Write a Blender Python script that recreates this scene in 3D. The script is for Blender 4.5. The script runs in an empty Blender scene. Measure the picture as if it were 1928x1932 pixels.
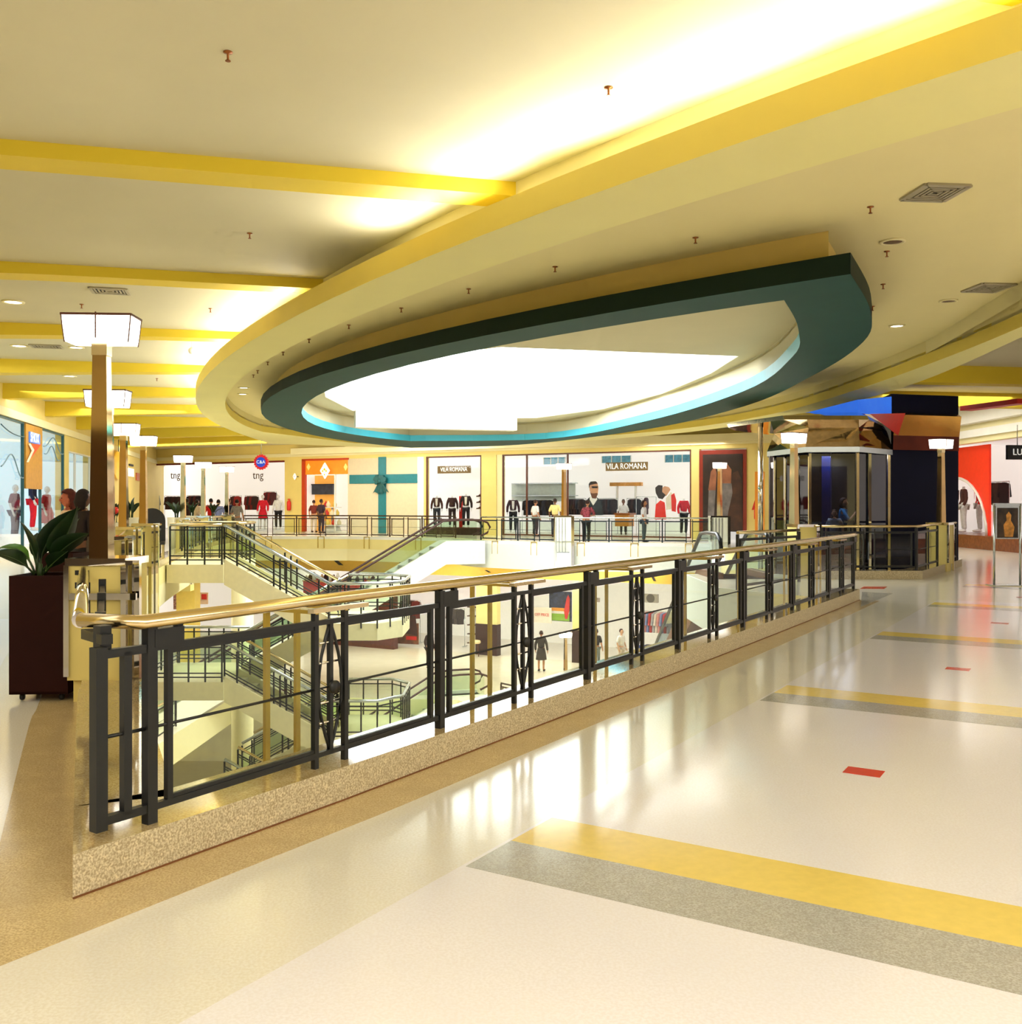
import bpy, bmesh, math, random
from mathutils import Vector, Matrix
from mathutils.geometry import tessellate_polygon
random.seed(7)
PI = math.pi
C = bpy.context.scene.collection
# ---- camera model of the photograph (1928 x 1932): used to read positions off the photo
F, CX, Y0, H = 1850.0, 964.0, 951.0, 1.5
def at(px, py, Y): return Vector(((px-CX)/F*Y, Y, H+(Y0-py)/F*Y))
def onz(px, py, z): return at(px, py, F*(H-z)/(py-Y0))
def V(x, y, z=0.0): return Vector((x, y, z))

# ---------------------------------------------------------------- materials
def s2l(c):
    return tuple((x/12.92 if x <= 0.04045 else ((x+0.055)/1.055)**2.4) for x in [v/255.0 for v in c])
MATS = {}
def mat(name, rgb, rough=0.5, metal=0.0, var=0.06, scale=8.0, spec=0.5, emit=0.0, ergb=None, coat=0.0, bump=0.0, bscale=60.0, speck=None, sscale=160.0, stretch=None):
    """Principled material whose colour is varied by a noise texture."""
    if name in MATS: return MATS[name]
    m = bpy.data.materials.new(name); m.use_nodes = True
    nt = m.node_tree; b = nt.nodes['Principled BSDF']
    col = s2l(rgb)
    tc = nt.nodes.new('ShaderNodeTexCoord')
    nz = nt.nodes.new('ShaderNodeTexNoise'); nz.inputs['Scale'].default_value = scale; nz.inputs['Detail'].default_value = 3
    src = tc.outputs['Object']
    if stretch:
        mp = nt.nodes.new('ShaderNodeMapping'); mp.inputs['Scale'].default_value = stretch
        nt.links.new(src, mp.inputs['Vector']); src = mp.outputs['Vector']
    nt.links.new(src, nz.inputs['Vector'])
    cr = nt.nodes.new('ShaderNodeValToRGB')
    lo = [max(0, c*(1-var)) for c in col]; hi = [min(1, c*(1+var)) for c in col]
    cr.color_ramp.elements[0].color = (*lo, 1); cr.color_ramp.elements[1].color = (*hi, 1)
    cr.color_ramp.elements[0].position = 0.3; cr.color_ramp.elements[1].position = 0.7
    nt.links.new(nz.outputs['Fac'], cr.inputs['Fac'])
    out = cr.outputs['Color']
    if speck:
        n2 = nt.nodes.new('ShaderNodeTexNoise'); n2.inputs['Scale'].default_value = sscale; n2.inputs['Detail'].default_value = 2
        nt.links.new(tc.outputs['Object'], n2.inputs['Vector'])
        r2 = nt.nodes.new('ShaderNodeValToRGB'); r2.color_ramp.elements[0].position = 0.38; r2.color_ramp.elements[1].position = 0.62
        nt.links.new(n2.outputs['Fac'], r2.inputs['Fac'])
        mx = nt.nodes.new('ShaderNodeMix'); mx.data_type = 'RGBA'
        nt.links.new(r2.outputs['Color'], mx.inputs['Factor'])
        nt.links.new(out, mx.inputs['A']); mx.inputs['B'].default_value = (*s2l(speck), 1)
        out = mx.outputs['Result']
    nt.links.new(out, b.inputs['Base Color'])
    b.inputs['Roughness'].default_value = rough; b.inputs['Metallic'].default_value = metal
    b.inputs['Specular IOR Level'].default_value = spec
    if coat:
        b.inputs['Coat Weight'].default_value = coat; b.inputs['Coat Roughness'].default_value = 0.05
    if emit:
        b.inputs['Emission Color'].default_value = (*s2l(ergb or rgb), 1); b.inputs['Emission Strength'].default_value = emit
        if emit < 1.5: m.cycles.emission_sampling = 'NONE'
    if bump:
        n3 = nt.nodes.new('ShaderNodeTexNoise'); n3.inputs['Scale'].default_value = bscale; n3.inputs['Detail'].default_value = 1.5
        nt.links.new(src, n3.inputs['Vector'])
        bp = nt.nodes.new('ShaderNodeBump'); bp.inputs['Strength'].default_value = bump
        nt.links.new(n3.outputs['Fac'], bp.inputs['Height']); nt.links.new(bp.outputs['Normal'], b.inputs['Normal'])
    MATS[name] = m
    return m
def glass(name, tint=(235, 245, 240), refl=0.10, rough=0.02):
    if name in MATS: return MATS[name]
    m = bpy.data.materials.new(name); m.use_nodes = True
    nt = m.node_tree; nt.nodes.remove(nt.nodes['Principled BSDF'])
    t = nt.nodes.new('ShaderNodeBsdfTransparent')
    tc = nt.nodes.new('ShaderNodeTexCoord'); nz = nt.nodes.new('ShaderNodeTexNoise'); nz.inputs['Scale'].default_value = 1.5
    nt.links.new(tc.outputs['Object'], nz.inputs['Vector'])
    cr = nt.nodes.new('ShaderNodeValToRGB'); c = s2l(tint)
    cr.color_ramp.elements[0].color = (*[x*0.97 for x in c], 1); cr.color_ramp.elements[1].color = (*c, 1)
    nt.links.new(nz.outputs['Fac'], cr.inputs['Fac']); nt.links.new(cr.outputs['Color'], t.inputs['Color'])
    g = nt.nodes.new('ShaderNodeBsdfGlossy'); g.inputs['Roughness'].default_value = rough
    fr = nt.nodes.new('ShaderNodeLayerWeight'); fr.inputs['Blend'].default_value = 0.5
    pw = nt.nodes.new('ShaderNodeMath'); pw.operation = 'POWER'; pw.inputs[1].default_value = 4.5; nt.links.new(fr.outputs['Facing'], pw.inputs[0])
    ma = nt.nodes.new('ShaderNodeMath'); ma.operation = 'MULTIPLY_ADD'; ma.inputs[1].default_value = .8; ma.inputs[2].default_value = refl*.4; nt.links.new(pw.outputs[0], ma.inputs[0])
    mx = nt.nodes.new('ShaderNodeMixShader')
    nt.links.new(ma.outputs[0], mx.inputs[0]); nt.links.new(t.outputs[0], mx.inputs[1]); nt.links.new(g.outputs[0], mx.inputs[2])
    nt.links.new(mx.outputs[0], nt.nodes['Material Output'].inputs['Surface'])
    MATS[name] = m
    return m

# ---------------------------------------------------------------- mesh builder
class MB:
    def __init__(s): s.v = []; s.f = []; s.m = []; s.s = []
    def add(s, vs, fs, mi=0, sm=False):
        b = len(s.v); s.v += [Vector(v) for v in vs]
        for f in fs: s.f.append([b+i for i in f]); s.m.append(mi); s.s.append(sm)
        return s
    def bx(s, x0, x1, y0, y1, z0, z1, mi=0):
        return s.add([(x0,y0,z0),(x1,y0,z0),(x1,y1,z0),(x0,y1,z0),(x0,y0,z1),(x1,y0,z1),(x1,y1,z1),(x0,y1,z1)],
            [(0,3,2,1),(4,5,6,7),(0,1,5,4),(1,2,6,5),(2,3,7,6),(3,0,4,7)], mi)
    def box(s, c, d, rz=0.0, mi=0, taper=1.0):
        R = Matrix.Rotation(rz, 3, 'Z'); c = Vector(c); vs = []
        for k, z in ((1.0, -.5), (taper, .5)):
            for x, y in ((-.5,-.5),(.5,-.5),(.5,.5),(-.5,.5)): vs.append(c+R@Vector((x*d[0]*k, y*d[1]*k, z*d[2])))
        return s.add(vs, [(0,3,2,1),(4,5,6,7),(0,1,5,4),(1,2,6,5),(2,3,7,6),(3,0,4,7)], mi)
    def bar(s, p, q, w, h, mi=0, up=(0,0,1)):
        p = Vector(p); q = Vector(q); t = (q-p).normalized(); u = Vector(up)
        if abs(t.dot(u)) > 0.98: u = Vector((0,1,0))
        a = t.cross(u).normalized()*w/2; b = a.cross(t).normalized()*h/2
        vs = [p-a-b, p+a-b, p+a+b, p-a+b, q-a-b, q+a-b, q+a+b, q-a+b]
        return s.add(vs, [(0,1,2,3),(7,6,5,4),(0,4,5,1),(1,5,6,2),(2,6,7,3),(3,7,4,0)], mi)
    def tube(s, pts, r, n=8, mi=0, closed=False):
        pts = [Vector(p) for p in pts]; k = len(pts); vs = []
        rr = r if isinstance(r, (list, tuple)) else [r]*k
        for i, p in enumerate(pts):
            if closed: t = (pts[(i+1)%k]-pts[i-1])
            else: t = (pts[min(i+1,k-1)]-pts[max(i-1,0)])
            t.normalize(); u = Vector((0,0,1))
            if abs(t.dot(u)) > 0.97: u = Vector((1,0,0))
            a = t.cross(u).normalized(); b = a.cross(t).normalized()
            sc = 1.0
            if 0 < i < k-1 and not closed:
                c0 = (pts[i]-pts[i-1]).normalized().dot(t); sc = 1/max(c0, .5)
            for j in range(n):
                an = 2*PI*j/n; vs.append(p+(a*math.cos(an)*sc+b*math.sin(an))*rr[i])
        fs = []
        for i in range(k if closed else k-1):
            i2 = (i+1)%k
            for j in range(n): fs.append((i*n+j, i*n+(j+1)%n, i2*n+(j+1)%n, i2*n+j))
        s.add(vs, fs, mi, True)
        if not closed:
            s.add(vs[:n], [tuple(range(n))], mi); s.add(vs[-n:], [tuple(range(n))], mi)
        return s
    def lathe(s, prof, c=(0,0,0), n=16, mi=0):
        c = Vector(c); vs = []; fs = []
        for r, z in prof:
            for j in range(n): vs.append(c+Vector((r*math.cos(2*PI*j/n), r*math.sin(2*PI*j/n), z)))
        for i in range(len(prof)-1):
            for j in range(n): fs.append((i*n+j, i*n+(j+1)%n, (i+1)*n+(j+1)%n, (i+1)*n+j))
        s.add(vs, fs, mi, True)
        s.add(vs[:n], [tuple(range(n))], mi); s.add(vs[-n:], [tuple(range(n))], mi)
        return s
    def ball(s, c, r, n=10, mi=0):
        c = Vector(c); r = Vector(r) if hasattr(r, '__len__') else Vector((r,r,r)); m = max(4, n*2//3); vs = []; fs = []
        for i in range(m+1):
            th = PI*i/m
            for j in range(n):
                ph = 2*PI*j/n; vs.append(c+Vector((r.x*math.sin(th)*math.cos(ph), r.y*math.sin(th)*math.sin(ph), r.z*math.cos(th))))
        for i in range(m):
            for j in range(n): fs.append((i*n+j, (i+1)*n+j, (i+1)*n+(j+1)%n, i*n+(j+1)%n))
        return s.add(vs, fs, mi, True)
    def prism(s, out, z0, z1, mi=0, holes=(), mside=None, mbot=None):
        loops = [[Vector((p[0], p[1], 0)) for p in lp] for lp in [out]+list(holes)]
        flat = [p for lp in loops for p in lp]; tris = tessellate_polygon(loops); n = len(flat)
        vb = [Vector((p.x, p.y, z0)) for p in flat]; vt = [Vector((p.x, p.y, z1)) for p in flat]
        s.add(vt, [tuple(t) for t in tris], mi); s.add(vb, [tuple(reversed(t)) for t in tris], mi if mbot is None else mbot)
        for lp in loops:
            k = len(lp)
            for i in range(k):
                a, b = lp[i], lp[(i+1)%k]
                s.add([(a.x,a.y,z0),(b.x,b.y,z0),(b.x,b.y,z1),(a.x,a.y,z1)], [(0,1,2,3)], mi if mside is None else mside)
        return s
    def poly(s, pts, mi=0):
        pts = [Vector(p) for p in pts]; return s.add(pts, [tuple(range(len(pts)))], mi)
    def build(s, name, mats, parent=None, world=False, weld=True):
        me = bpy.data.meshes.new(name)
        vs = s.v
        if world and parent is not None:
            q = parent; M = Matrix.Identity(4)
            while q is not None:
                M = (Matrix.Translation(q.location)@q.rotation_euler.to_matrix().to_4x4())@M; q = q.parent
            Mi = M.inverted(); vs = [Mi@v for v in vs]
        me.from_pydata([tuple(v) for v in vs], [], s.f)
        for m in (mats if isinstance(mats, (list, tuple)) else [mats]): me.materials.append(m)
        me.polygons.foreach_set('material_index', s.m); me.polygons.foreach_set('use_smooth', s.s)
        bm = bmesh.new(); bm.from_mesh(me)
        if weld: bmesh.ops.remove_doubles(bm, verts=bm.verts, dist=1e-5)
        bmesh.ops.recalc_face_normals(bm, faces=bm.faces); bm.to_mesh(me); bm.free()
        me.update()
        o = bpy.data.objects.new(name, me); C.objects.link(o)
        if parent is not None: o.parent = parent
        return o
def thing(name, label, cat, loc=(0,0,0), rz=0.0, group=None):
    o = bpy.data.objects.new(name, None); C.objects.link(o); o.location = loc; o.rotation_euler = (0,0,rz)
    o.empty_display_size = 0.1; o['label'] = label; o['category'] = cat
    if group: o['group'] = group
    return o
def tag(o, label, cat, group=None, kind=None):
    o['label'] = label; o['category'] = cat
    if group: o['group'] = group
    if kind: o['kind'] = kind
    return o
def struct(name, mb, mats, parent=None):
    o = mb.build(name, mats, parent)
    if parent is None: o['kind'] = 'structure'
    return o
def copy_tree(o, parent=None, loc=None, rz=None, label=None, group=None):
    c = o.copy(); C.objects.link(c)
    if parent is not None: c.parent = parent
    if loc is not None: c.location = loc
    if rz is not None: c.rotation_euler = (0,0,rz)
    if label: c['label'] = label
    if group: c['group'] = group
    for ch in list(o.children): copy_tree(ch, c)
    return c
def text(name, body, size, m, parent, loc, rot, depth=0.004, align='CENTER', sx=1.0):
    cu = bpy.data.curves.new(name, 'FONT'); cu.body = body; cu.size = size; cu.extrude = depth
    cu.align_x = align; cu.align_y = 'CENTER'; cu.resolution_u = 2
    cu.materials.append(m)
    tmp = bpy.data.objects.new(name, cu); C.objects.link(tmp)
    me = bpy.data.meshes.new_from_object(tmp.evaluated_get(bpy.context.evaluated_depsgraph_get()))
    bpy.data.objects.remove(tmp); bpy.data.curves.remove(cu)
    me.transform(Matrix.Translation(loc)@Matrix.Rotation(rot[2],4,'Z')@Matrix.Rotation(rot[0],4,'X')@Matrix.Diagonal((sx,1,1,1)))
    me.name = name; me.materials.clear(); me.materials.append(m)
    o = bpy.data.objects.new(name, me); C.objects.link(o); o.parent = parent
    return o
ORD = ['first','second','third','fourth','fifth','sixth','seventh','eighth','ninth','tenth','eleventh','twelfth','thirteenth','fourteenth','fifteenth','sixteenth','seventeenth','eighteenth','nineteenth','twentieth']
# ---------------------------------------------------------------- plan geometry helpers
def catmull(pts, n=6, closed=False):
    pts = [Vector(p) for p in pts]; out = []; k = len(pts)
    for i in range(k if closed else k-1):
        g = (lambda j: pts[j % k]) if closed else (lambda j: pts[max(0, min(k-1, j))])
        p0, p1, p2, p3 = g(i-1), g(i), g(i+1), g(i+2)
        for j in range(n):
            t = j/n
            out.append(0.5*((2*p1)+(-p0+p2)*t+(2*p0-5*p1+4*p2-p3)*t*t+(-p0+3*p1-3*p2+p3)*t**3))
    if not closed: out.append(pts[-1])
    return out
def polycurve(pts, deg, n):
    """smooth plan curve: polynomial x(y) least-squares through the points, end points kept"""
    import numpy as np
    y = np.array([p[1] for p in pts]); x = np.array([p[0] for p in pts]); wt = np.ones(len(y)); wt[0] = wt[-1] = 6
    ym = (y.min()+y.max())/2; ys = (y.max()-y.min())/2
    c = np.polyfit((y-ym)/ys, x, deg, w=wt); out = []
    for i in range(n+1):
        t = .5-.5*math.cos(PI*i/n); yy = y[0]+(y[-1]-y[0])*t; out.append(Vector((float(np.polyval(c, (yy-ym)/ys)), float(yy), 0)))
    return out
def offset_path(pts, d):
    """offset an open plan polyline to its left by d (mitred)"""
    pts = [Vector((p[0], p[1])) for p in pts]; out = []
    for i, p in enumerate(pts):
        t0 = (pts[i]-pts[i-1]).normalized() if i else None
        t1 = (pts[i+1]-pts[i]).normalized() if i < len(pts)-1 else None
        if t0 is None: t0 = t1
        if t1 is None: t1 = t0
        n0 = Vector((-t0.y, t0.x)); n1 = Vector((-t1.y, t1.x)); m = (n0+n1).normalized()
        out.append(p+m*(d/max(m.dot(n0), .4)))
    return out
def strip(mb, pts, d0, d1, z0, z1, mi=0, mside=None):
    a = offset_path(pts, d0); b = offset_path(pts, d1)
    for i in range(len(a)-1):
        q = [a[i], a[i+1], b[i+1], b[i]]
        mb.add([(p.x,p.y,z1) for p in q], [(0,1,2,3)], mi)
        mb.add([(p.x,p.y,z0) for p in q], [(3,2,1,0)], mi)
        for p, r in ((a[i], a[i+1]), (b[i+1], b[i])):
            mb.add([(p.x,p.y,z0),(r.x,r.y,z0),(r.x,r.y,z1),(p.x,p.y,z1)], [(0,1,2,3)], mi if mside is None else mside)
    for p, r in ((a[0], b[0]), (a[-1], b[-1])):
        mb.add([(p.x,p.y,z0),(r.x,r.y,z0),(r.x,r.y,z1),(p.x,p.y,z1)], [(0,1,2,3)], mi if mside is None else mside)
    return mb
# ================================================================= camera, world
cam = bpy.data.cameras.new('camera'); camo = bpy.data.objects.new('camera', cam); C.objects.link(camo)
camo.location = (0, 0, H); camo.rotation_euler = (PI/2, 0, 0)
cam.sensor_fit = 'HORIZONTAL'; cam.sensor_width = 36; cam.lens = F/1928*36; cam.shift_y = -(966-Y0)/1928
cam.clip_end = 400
bpy.context.scene.camera = camo
sc = bpy.context.scene
w = bpy.data.worlds.new('mall_air'); sc.world = w; w.use_nodes = True
w.node_tree.nodes['Background'].inputs['Color'].default_value = (1.0, 0.99, 0.97, 1)
w.node_tree.nodes['Background'].inputs['Strength'].default_value = 0.8
sc.view_settings.view_transform = 'Standard'
sc.view_settings.look = 'None'
sc.view_settings.exposure = 0.12
try:
    sc.cycles.max_bounces = 5; sc.cycles.diffuse_bounces = 3; sc.cycles.glossy_bounces = 3; sc.cycles.transparent_max_bounces = 12
    sc.cycles.caustics_reflective = False; sc.cycles.caustics_refractive = False
    sc.cycles.use_denoising = True; sc.cycles.sample_clamp_indirect = 6.0
    sc.cycles.use_adaptive_sampling = True; sc.cycles.adaptive_threshold = 0.12; sc.cycles.adaptive_min_samples = 12
except Exception: pass

# ================================================================= palette
M_floor = mat('terrazzo_cream', (234,226,208), 0.15, var=.03, scale=3, spec=.5, speck=(227,216,192), sscale=90)
M_floor2 = mat('terrazzo_pale', (240,233,230), 0.14, var=.02, scale=2, spec=.5, speck=(235,226,220), sscale=90)
M_tan = mat('granite_tan', (214,188,136), 0.16, var=.10, scale=5, spec=.5, speck=(188,160,108), sscale=120)
M_gstripe = mat('terrazzo_grey', (192,187,174), 0.16, var=.08, scale=20, spec=.5, speck=(170,163,146), sscale=140)
M_ystripe = mat('terrazzo_yellow', (238,208,108), 0.14, var=.04, scale=20, spec=.5)
M_rstripe = mat('terrazzo_red', (214,58,26), 0.2, var=.05, scale=20)
M_curbtop = mat('granite_polished', (208,184,134), 0.07, var=.10, scale=6, spec=.75, speck=(178,148,96), sscale=120, coat=.5)
M_curbface = mat('granite_flamed', (218,204,166), 0.6, var=.12, scale=30, speck=(170,150,114), sscale=110)
M_joint = mat('joint_brown', (120,72,30), 0.8)
M_ceil = mat('paint_beige', (218,209,172), 0.75, var=.02, scale=1)
M_ceil2 = mat('paint_beige_recess', (240,226,164), 0.7, var=.02, scale=1)
M_beam = mat('paint_yellow', (238,208,52), 0.6, var=.03, scale=1)
M_disc = mat('paint_pale_yellow', (244,234,156), 0.6, var=.02, scale=1)
M_lip = mat('pale_yellow_lip_light', (244,220,104), 0.6, var=.02, scale=1)  # same pale yellow paint; the lip's different lighting is put into its colour
M_cream = mat('paint_cream', (244,232,178), 0.6, var=.02, scale=1)
M_teal = mat('paint_teal', (38,78,74), 0.6, var=.04, scale=2, spec=.15)
M_tealface = mat('paint_teal_dark', (24,42,33), 0.6, var=.04, scale=2, spec=.15)
M_teallit = mat('teal_lit', (64,176,196), 0.5, var=.03, scale=2)  # inner teal face; the bright light on it is put into the colour
M_boxy = mat('paint_sand', (236,206,118), 0.6, var=.03, scale=1)
M_white = mat('plaster_white', (246,242,230), 0.7, var=.02, scale=2)
M_fasc = mat('fascia_yellow', (242,224,148), 0.5, var=.03, scale=2)
M_wall = mat('wall_yellow', (240,216,128), 0.6, var=.03, scale=1)
M_dark = mat('steel_charcoal', (27,27,25), 0.4, metal=.1, var=.12, scale=12)
M_brass = mat('brass_satin', (230,208,160), 0.22, metal=1.0, var=.05, scale=3, stretch=(1,1,1))
M_chrome = mat('chrome', (226,220,208), 0.06, metal=1.0, var=.02, bump=.05, bscale=4)
M_silver = mat('steel_silver', (196,204,206), 0.25, metal=.9, var=.03)
M_glass = glass('clear_glass', (238,246,238), .12)
M_gglass = glass('green_glass', (230,243,226), .12)
M_post = mat('post_bronze_mirror', (206,170,116), 0.07, metal=1.0, var=.10, scale=2, bump=.12, bscale=3)
M_lampg = mat('lamp_glass', (255,250,240), 0.4, emit=3.2, ergb=(255,248,235))
M_black = mat('matte_black', (24,22,22), 0.5)
M_brown = mat('dark_brown', (52,20,10), 0.45, var=.10, scale=10)
M_brownframe = mat('bronze_frame', (92,44,16), 0.4, var=.1)
M_red = mat('red_paint', (222,36,20), 0.45)

# ================================================================= plan outlines
RD = Vector((0.5205, 0.8539)); RN = Vector((0.8539, -0.5205))      # along / across the near railing
def uw(u, w_): return RD*u+RN*w_
def postline(Y):
    t = max(0, min(1, (Y-4.074)/(15.36-4.074)))
    return Vector((0.6096*Y-4.0005+0.045*4*t*(1-t), Y))
A_ = Vector((-1.663, 3.72))
front = [A_]+[postline(y)+RN*0.10 for y in (5, 6.5, 8, 9.5, 11, 12.5, 14)]+[Vector((5.45, 15.33))]
left = catmull([V(-1.663,3.72),V(-2.98,6.74),V(-3.36,7.7),V(-5.4,12.6),V(-7.25,17.8),V(-8.15,20.9),V(-9.15,25),V(-10.05,29.4),V(-10.9,34),V(-11.3,38),V(-11.5,42.4)], 4)
left = [Vector((p.x,p.y)) for p in left]
far = [Vector(p) for p in ((-11.5,42.4),(-6.9,42.4),(-5,41.4),(-2.1,39.9),(-1,37.9),(1.75,35.9),(7.3,34.8))]
elev = [Vector(p) for p in ((6.2,19.54),(8.2,19.54),(10.9,23.7))]
CW = 0.42
near_in = offset_path(front, CW)
left_in = offset_path(left, -CW)
far_in = offset_path(far, -CW)
elev_in = offset_path(elev, CW)
def isect(p, d, q, e):
    den = d.x*e.y-d.y*e.x; t = ((q-p).x*e.y-(q-p).y*e.x)/den
    return p+d*t
corner_in = isect(near_in[0], near_in[1]-near_in[0], left_in[0], left_in[1]-left_in[0])
corner_fl = isect(left_in[-1], left_in[-1]-left_in[-2], far_in[0], far_in[1]-far_in[0])
near_in[0] = corner_in; left_in[0] = corner_in
landing = [Vector(p) for p in ((4.35,16.6),(3.75,17.6),(3.75,21.0),(5.75,21.0))]
back_r = [Vector(p) for p in ((10.9,26.6),(9.4,29),(8.0,32))]
hole = near_in+landing+elev_in+back_r+list(reversed(far_in[1:]))+[corner_fl]+list(reversed(left_in[1:-2]))
OUT = [(-30,-6),(24,-6),(24,62),(-30,62)]

# ================================================================= floors
mb = MB()
mb.prism(OUT, -0.42, 0.0, 0, [hole], mside=6)
def overlay(pts, z, mi): mb.prism(pts, z-0.0012, z, mi)
ov = lambda u0, u1, w0, w1, z, mi: overlay([uw(u0,w0), uw(u1,w0), uw(u1,w1), uw(u0,w1)], z, mi)
ov(-4, 16.6, -2.29, 9, .0015, 1)
bf = offset_path(front, -.30); bl = offset_path(left, .30)
co = isect(bf[0], bf[1]-bf[0], bl[0], bl[1]-bl[0]); bf[0] = co; bl[0] = co
for a_, b_ in ((front, bf), (left, bl)):
    for i in range(len(a_)-1): overlay([a_[i], a_[i+1], b_[i+1], b_[i]], .0016, 2)
for k in range(-1, 5):
    u = 3.365+4.01*k
    ov(u, u+.36, -2.27, 4.5, .003, 3); ov(u+.36, u+.735, -2.27, 4.5, .003, 4)
    ov(u+2.27, u+2.42, -1.27, -1.07, .003, 5)
overlay([onz(1622,1111,0).xy, onz(1668,1111,0).xy, onz(1674,1107,0).xy, onz(1630,1107,0).xy], .003, 5)
overlay([onz(1624,1145,0).xy, onz(1684,1120,0).xy, onz(1626,1117,0).xy], .003, 3)
# pale diagonal panel in the left aisle
overlay([Vector((-2.28,3.4)), Vector((-4.1,7.6)), Vector((-6.3,12.8)), Vector((-7.1,12.8)), Vector((-4.6,7.2)), Vector((-3.0,3.0))], .0012, 1)
struct('floor', mb, [M_floor, M_floor2, M_tan, M_gstripe, M_ystripe, M_rstripe, M_fasc])
mb = MB(); mb.prism(OUT, -0.92, -0.42, 0, [hole]); struct('trim_1', mb, [M_cream])
def loops(mb, a, b, z0, z1, mi=0, mside=None):
    for i in range(len(a)-1):
        q = [a[i], a[i+1], b[i+1], b[i]]
        mb.add([(p.x,p.y,z1) for p in q], [(0,1,2,3)], mi)
        for p, r in ((a[i], a[i+1]), (b[i+1], b[i])):
            mb.add([(p.x,p.y,z0),(r.x,r.y,z0),(r.x,r.y,z1),(p.x,p.y,z1)], [(0,1,2,3)], mi if mside is None else mside)
    p, r = a[-1], b[-1]
    mb.add([(p.x,p.y,z0),(r.x,r.y,z0),(r.x,r.y,z1),(p.x,p.y,z1)], [(0,1,2,3)], mi if mside is None else mside)
    return mb
mb = loops(MB(), front, near_in, 0, .17, 0, 1); strip(mb, front, -.006, 0, 0, .008, 2)
struct('curb', mb, [M_curbtop, M_curbface, M_joint])
mb = loops(MB(), left, left_in, 0, .17, 0, 1); struct('curb', mb, [M_curbtop, M_tan])
mb = MB(); strip(mb, far, -CW, 0, 0, .12, 0, 1); struct('curb', mb, [M_cream, M_white])
mb = MB(); strip(mb, elev, CW, 0, 0, .17, 0, 1); struct('curb', mb, [M_curbtop, M_curbface])
# lower storeys
M_lfloor = mat('lower_terrazzo', (236,226,200), 0.2, var=.03, scale=2)
ZL = -5.8
mb = MB(); lh = [(-9.3,14),(-3.5,12),(2.6,15.5),(2.9,24),(2.6,31),(-.5,34.5),(-2,36.5),(-10.5,37.5),(-10.8,27)]
mb.prism(OUT, ZL-.45, ZL, 0, [lh], mside=1); mb.prism(OUT, ZL-.95, ZL-.45, 1, [lh])
struct('floor_lower', mb, [M_lfloor, M_cream])
mb = MB(); mb.prism(OUT, 2*ZL-.3, 2*ZL, 0); struct('floor_basement', mb, [M_lfloor])

# ================================================================= ceilings
ZC = 4.7
lipL = [V(4.5,3.7),V(2.84,5.45),V(.70,7.89),V(-.02,8.71),V(-1.44,10.7),V(-4.1,15.4),V(-7.0,21.7),V(-8.6,27.5),V(-9.5,33.2),V(-10.0,40.5)]
lipR = [V(2.9,39.0),V(6.2,34),V(8.0,27.9),V(8.4,21.1),V(7.65,14.7),V(6.6,9.4),V(5.3,5.2),V(4.5,3.7)]
lip = polycurve(lipL, 5, 48)+[V(-5.6,43.4)]+catmull(lipR, 6)[:-1]
recL = [V(4.6,4.75),V(3.2,6.16),V(.79,8.88),V(-1.04,11.6),V(-3.25,15.26),V(-5.6,20),V(-6.9,23.4),V(-7.9,27.9),V(-8.6,34.0),V(-8.3,37.5),V(-6.2,40.5)]
recR = [V(-3.0,41),V(2.0,37.3),V(5.4,33),V(7.2,27.5),V(7.55,21),V(7.2,13.85),V(6.3,9.4),V(5.3,6.2),V(4.6,4.75)]
rec = polycurve(recL[:-2], 4, 36)+[V(-6.4,40.2)]+catmull(recR, 6)[:-1]
tealL = [V(3.47,10.02),V(.55,12.5),V(-.44,13.8),V(-2.08,16.0),V(-3.4,17.9),V(-4.78,20),V(-5.9,23.1),V(-6.8,28.2),V(-6.7,34),V(-4.2,41.0)]
tealR = [V(-4.2,41.0),V(.28,38.9),V(4.2,31),V(5.6,23.6),V(5.5,17.7),V(5.1,14.2),V(4.4,12.0),V(3.47,10.02)]
teal = polycurve(tealL, 4, 36)[:-1]+catmull(tealR, 6)[:-1]
ropL = [V(3.15,11.3),V(.48,13.7),V(-.48,15),V(-1.47,16.2),V(-2.75,18.3),V(-4.3,21.5),V(-5.4,25.1),V(-5.75,30.5),V(-3.75,36.6)]
ropR = [V(-3.75,36.6),V(1.24,35.4),V(3.8,27.9),V(4.84,20.5),V(4.5,15.7),V(3.87,13.2),V(3.15,11.3)]
rop = polycurve(ropL, 4, 30)[:-1]+catmull(ropR, 6)[:-1]
def inset(poly, d):
    P = [Vector((p[0], p[1])) for p in poly]; k = len(P); ar = sum(P[i].x*P[(i+1)%k].y-P[(i+1)%k].x*P[i].y for i in range(k)); sg = 1 if ar > 0 else -1
    out = []
    for i in range(k):
        t0 = (P[i]-P[i-1]).normalized(); t1 = (P[(i+1)%k]-P[i]).normalized()
        n0 = Vector((-t0.y,t0.x))*sg; n1 = Vector((-t1.y,t1.x))*sg; m = (n0+n1).normalized()
        out.append(P[i]+m*(d/max(m.dot(n0), .45)))
    return out
well = inset(rop, -0.12)
sky = [Vector(p) for p in ((-.19,18.75),(4.62,19.9),(4.6,22.5),(4.1,26.7),(2.9,31),(.9,34.2),(-3.8,35.0),(-5.1,31.5),(-5.2,27.5),(-4.6,24.0),(-3.1,20.9))]
mb = MB(); mb.prism(OUT, ZC, ZC+.3, 0, [inset(sky, -.3)]); struct('ceiling', mb, [M_ceil])
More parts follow.
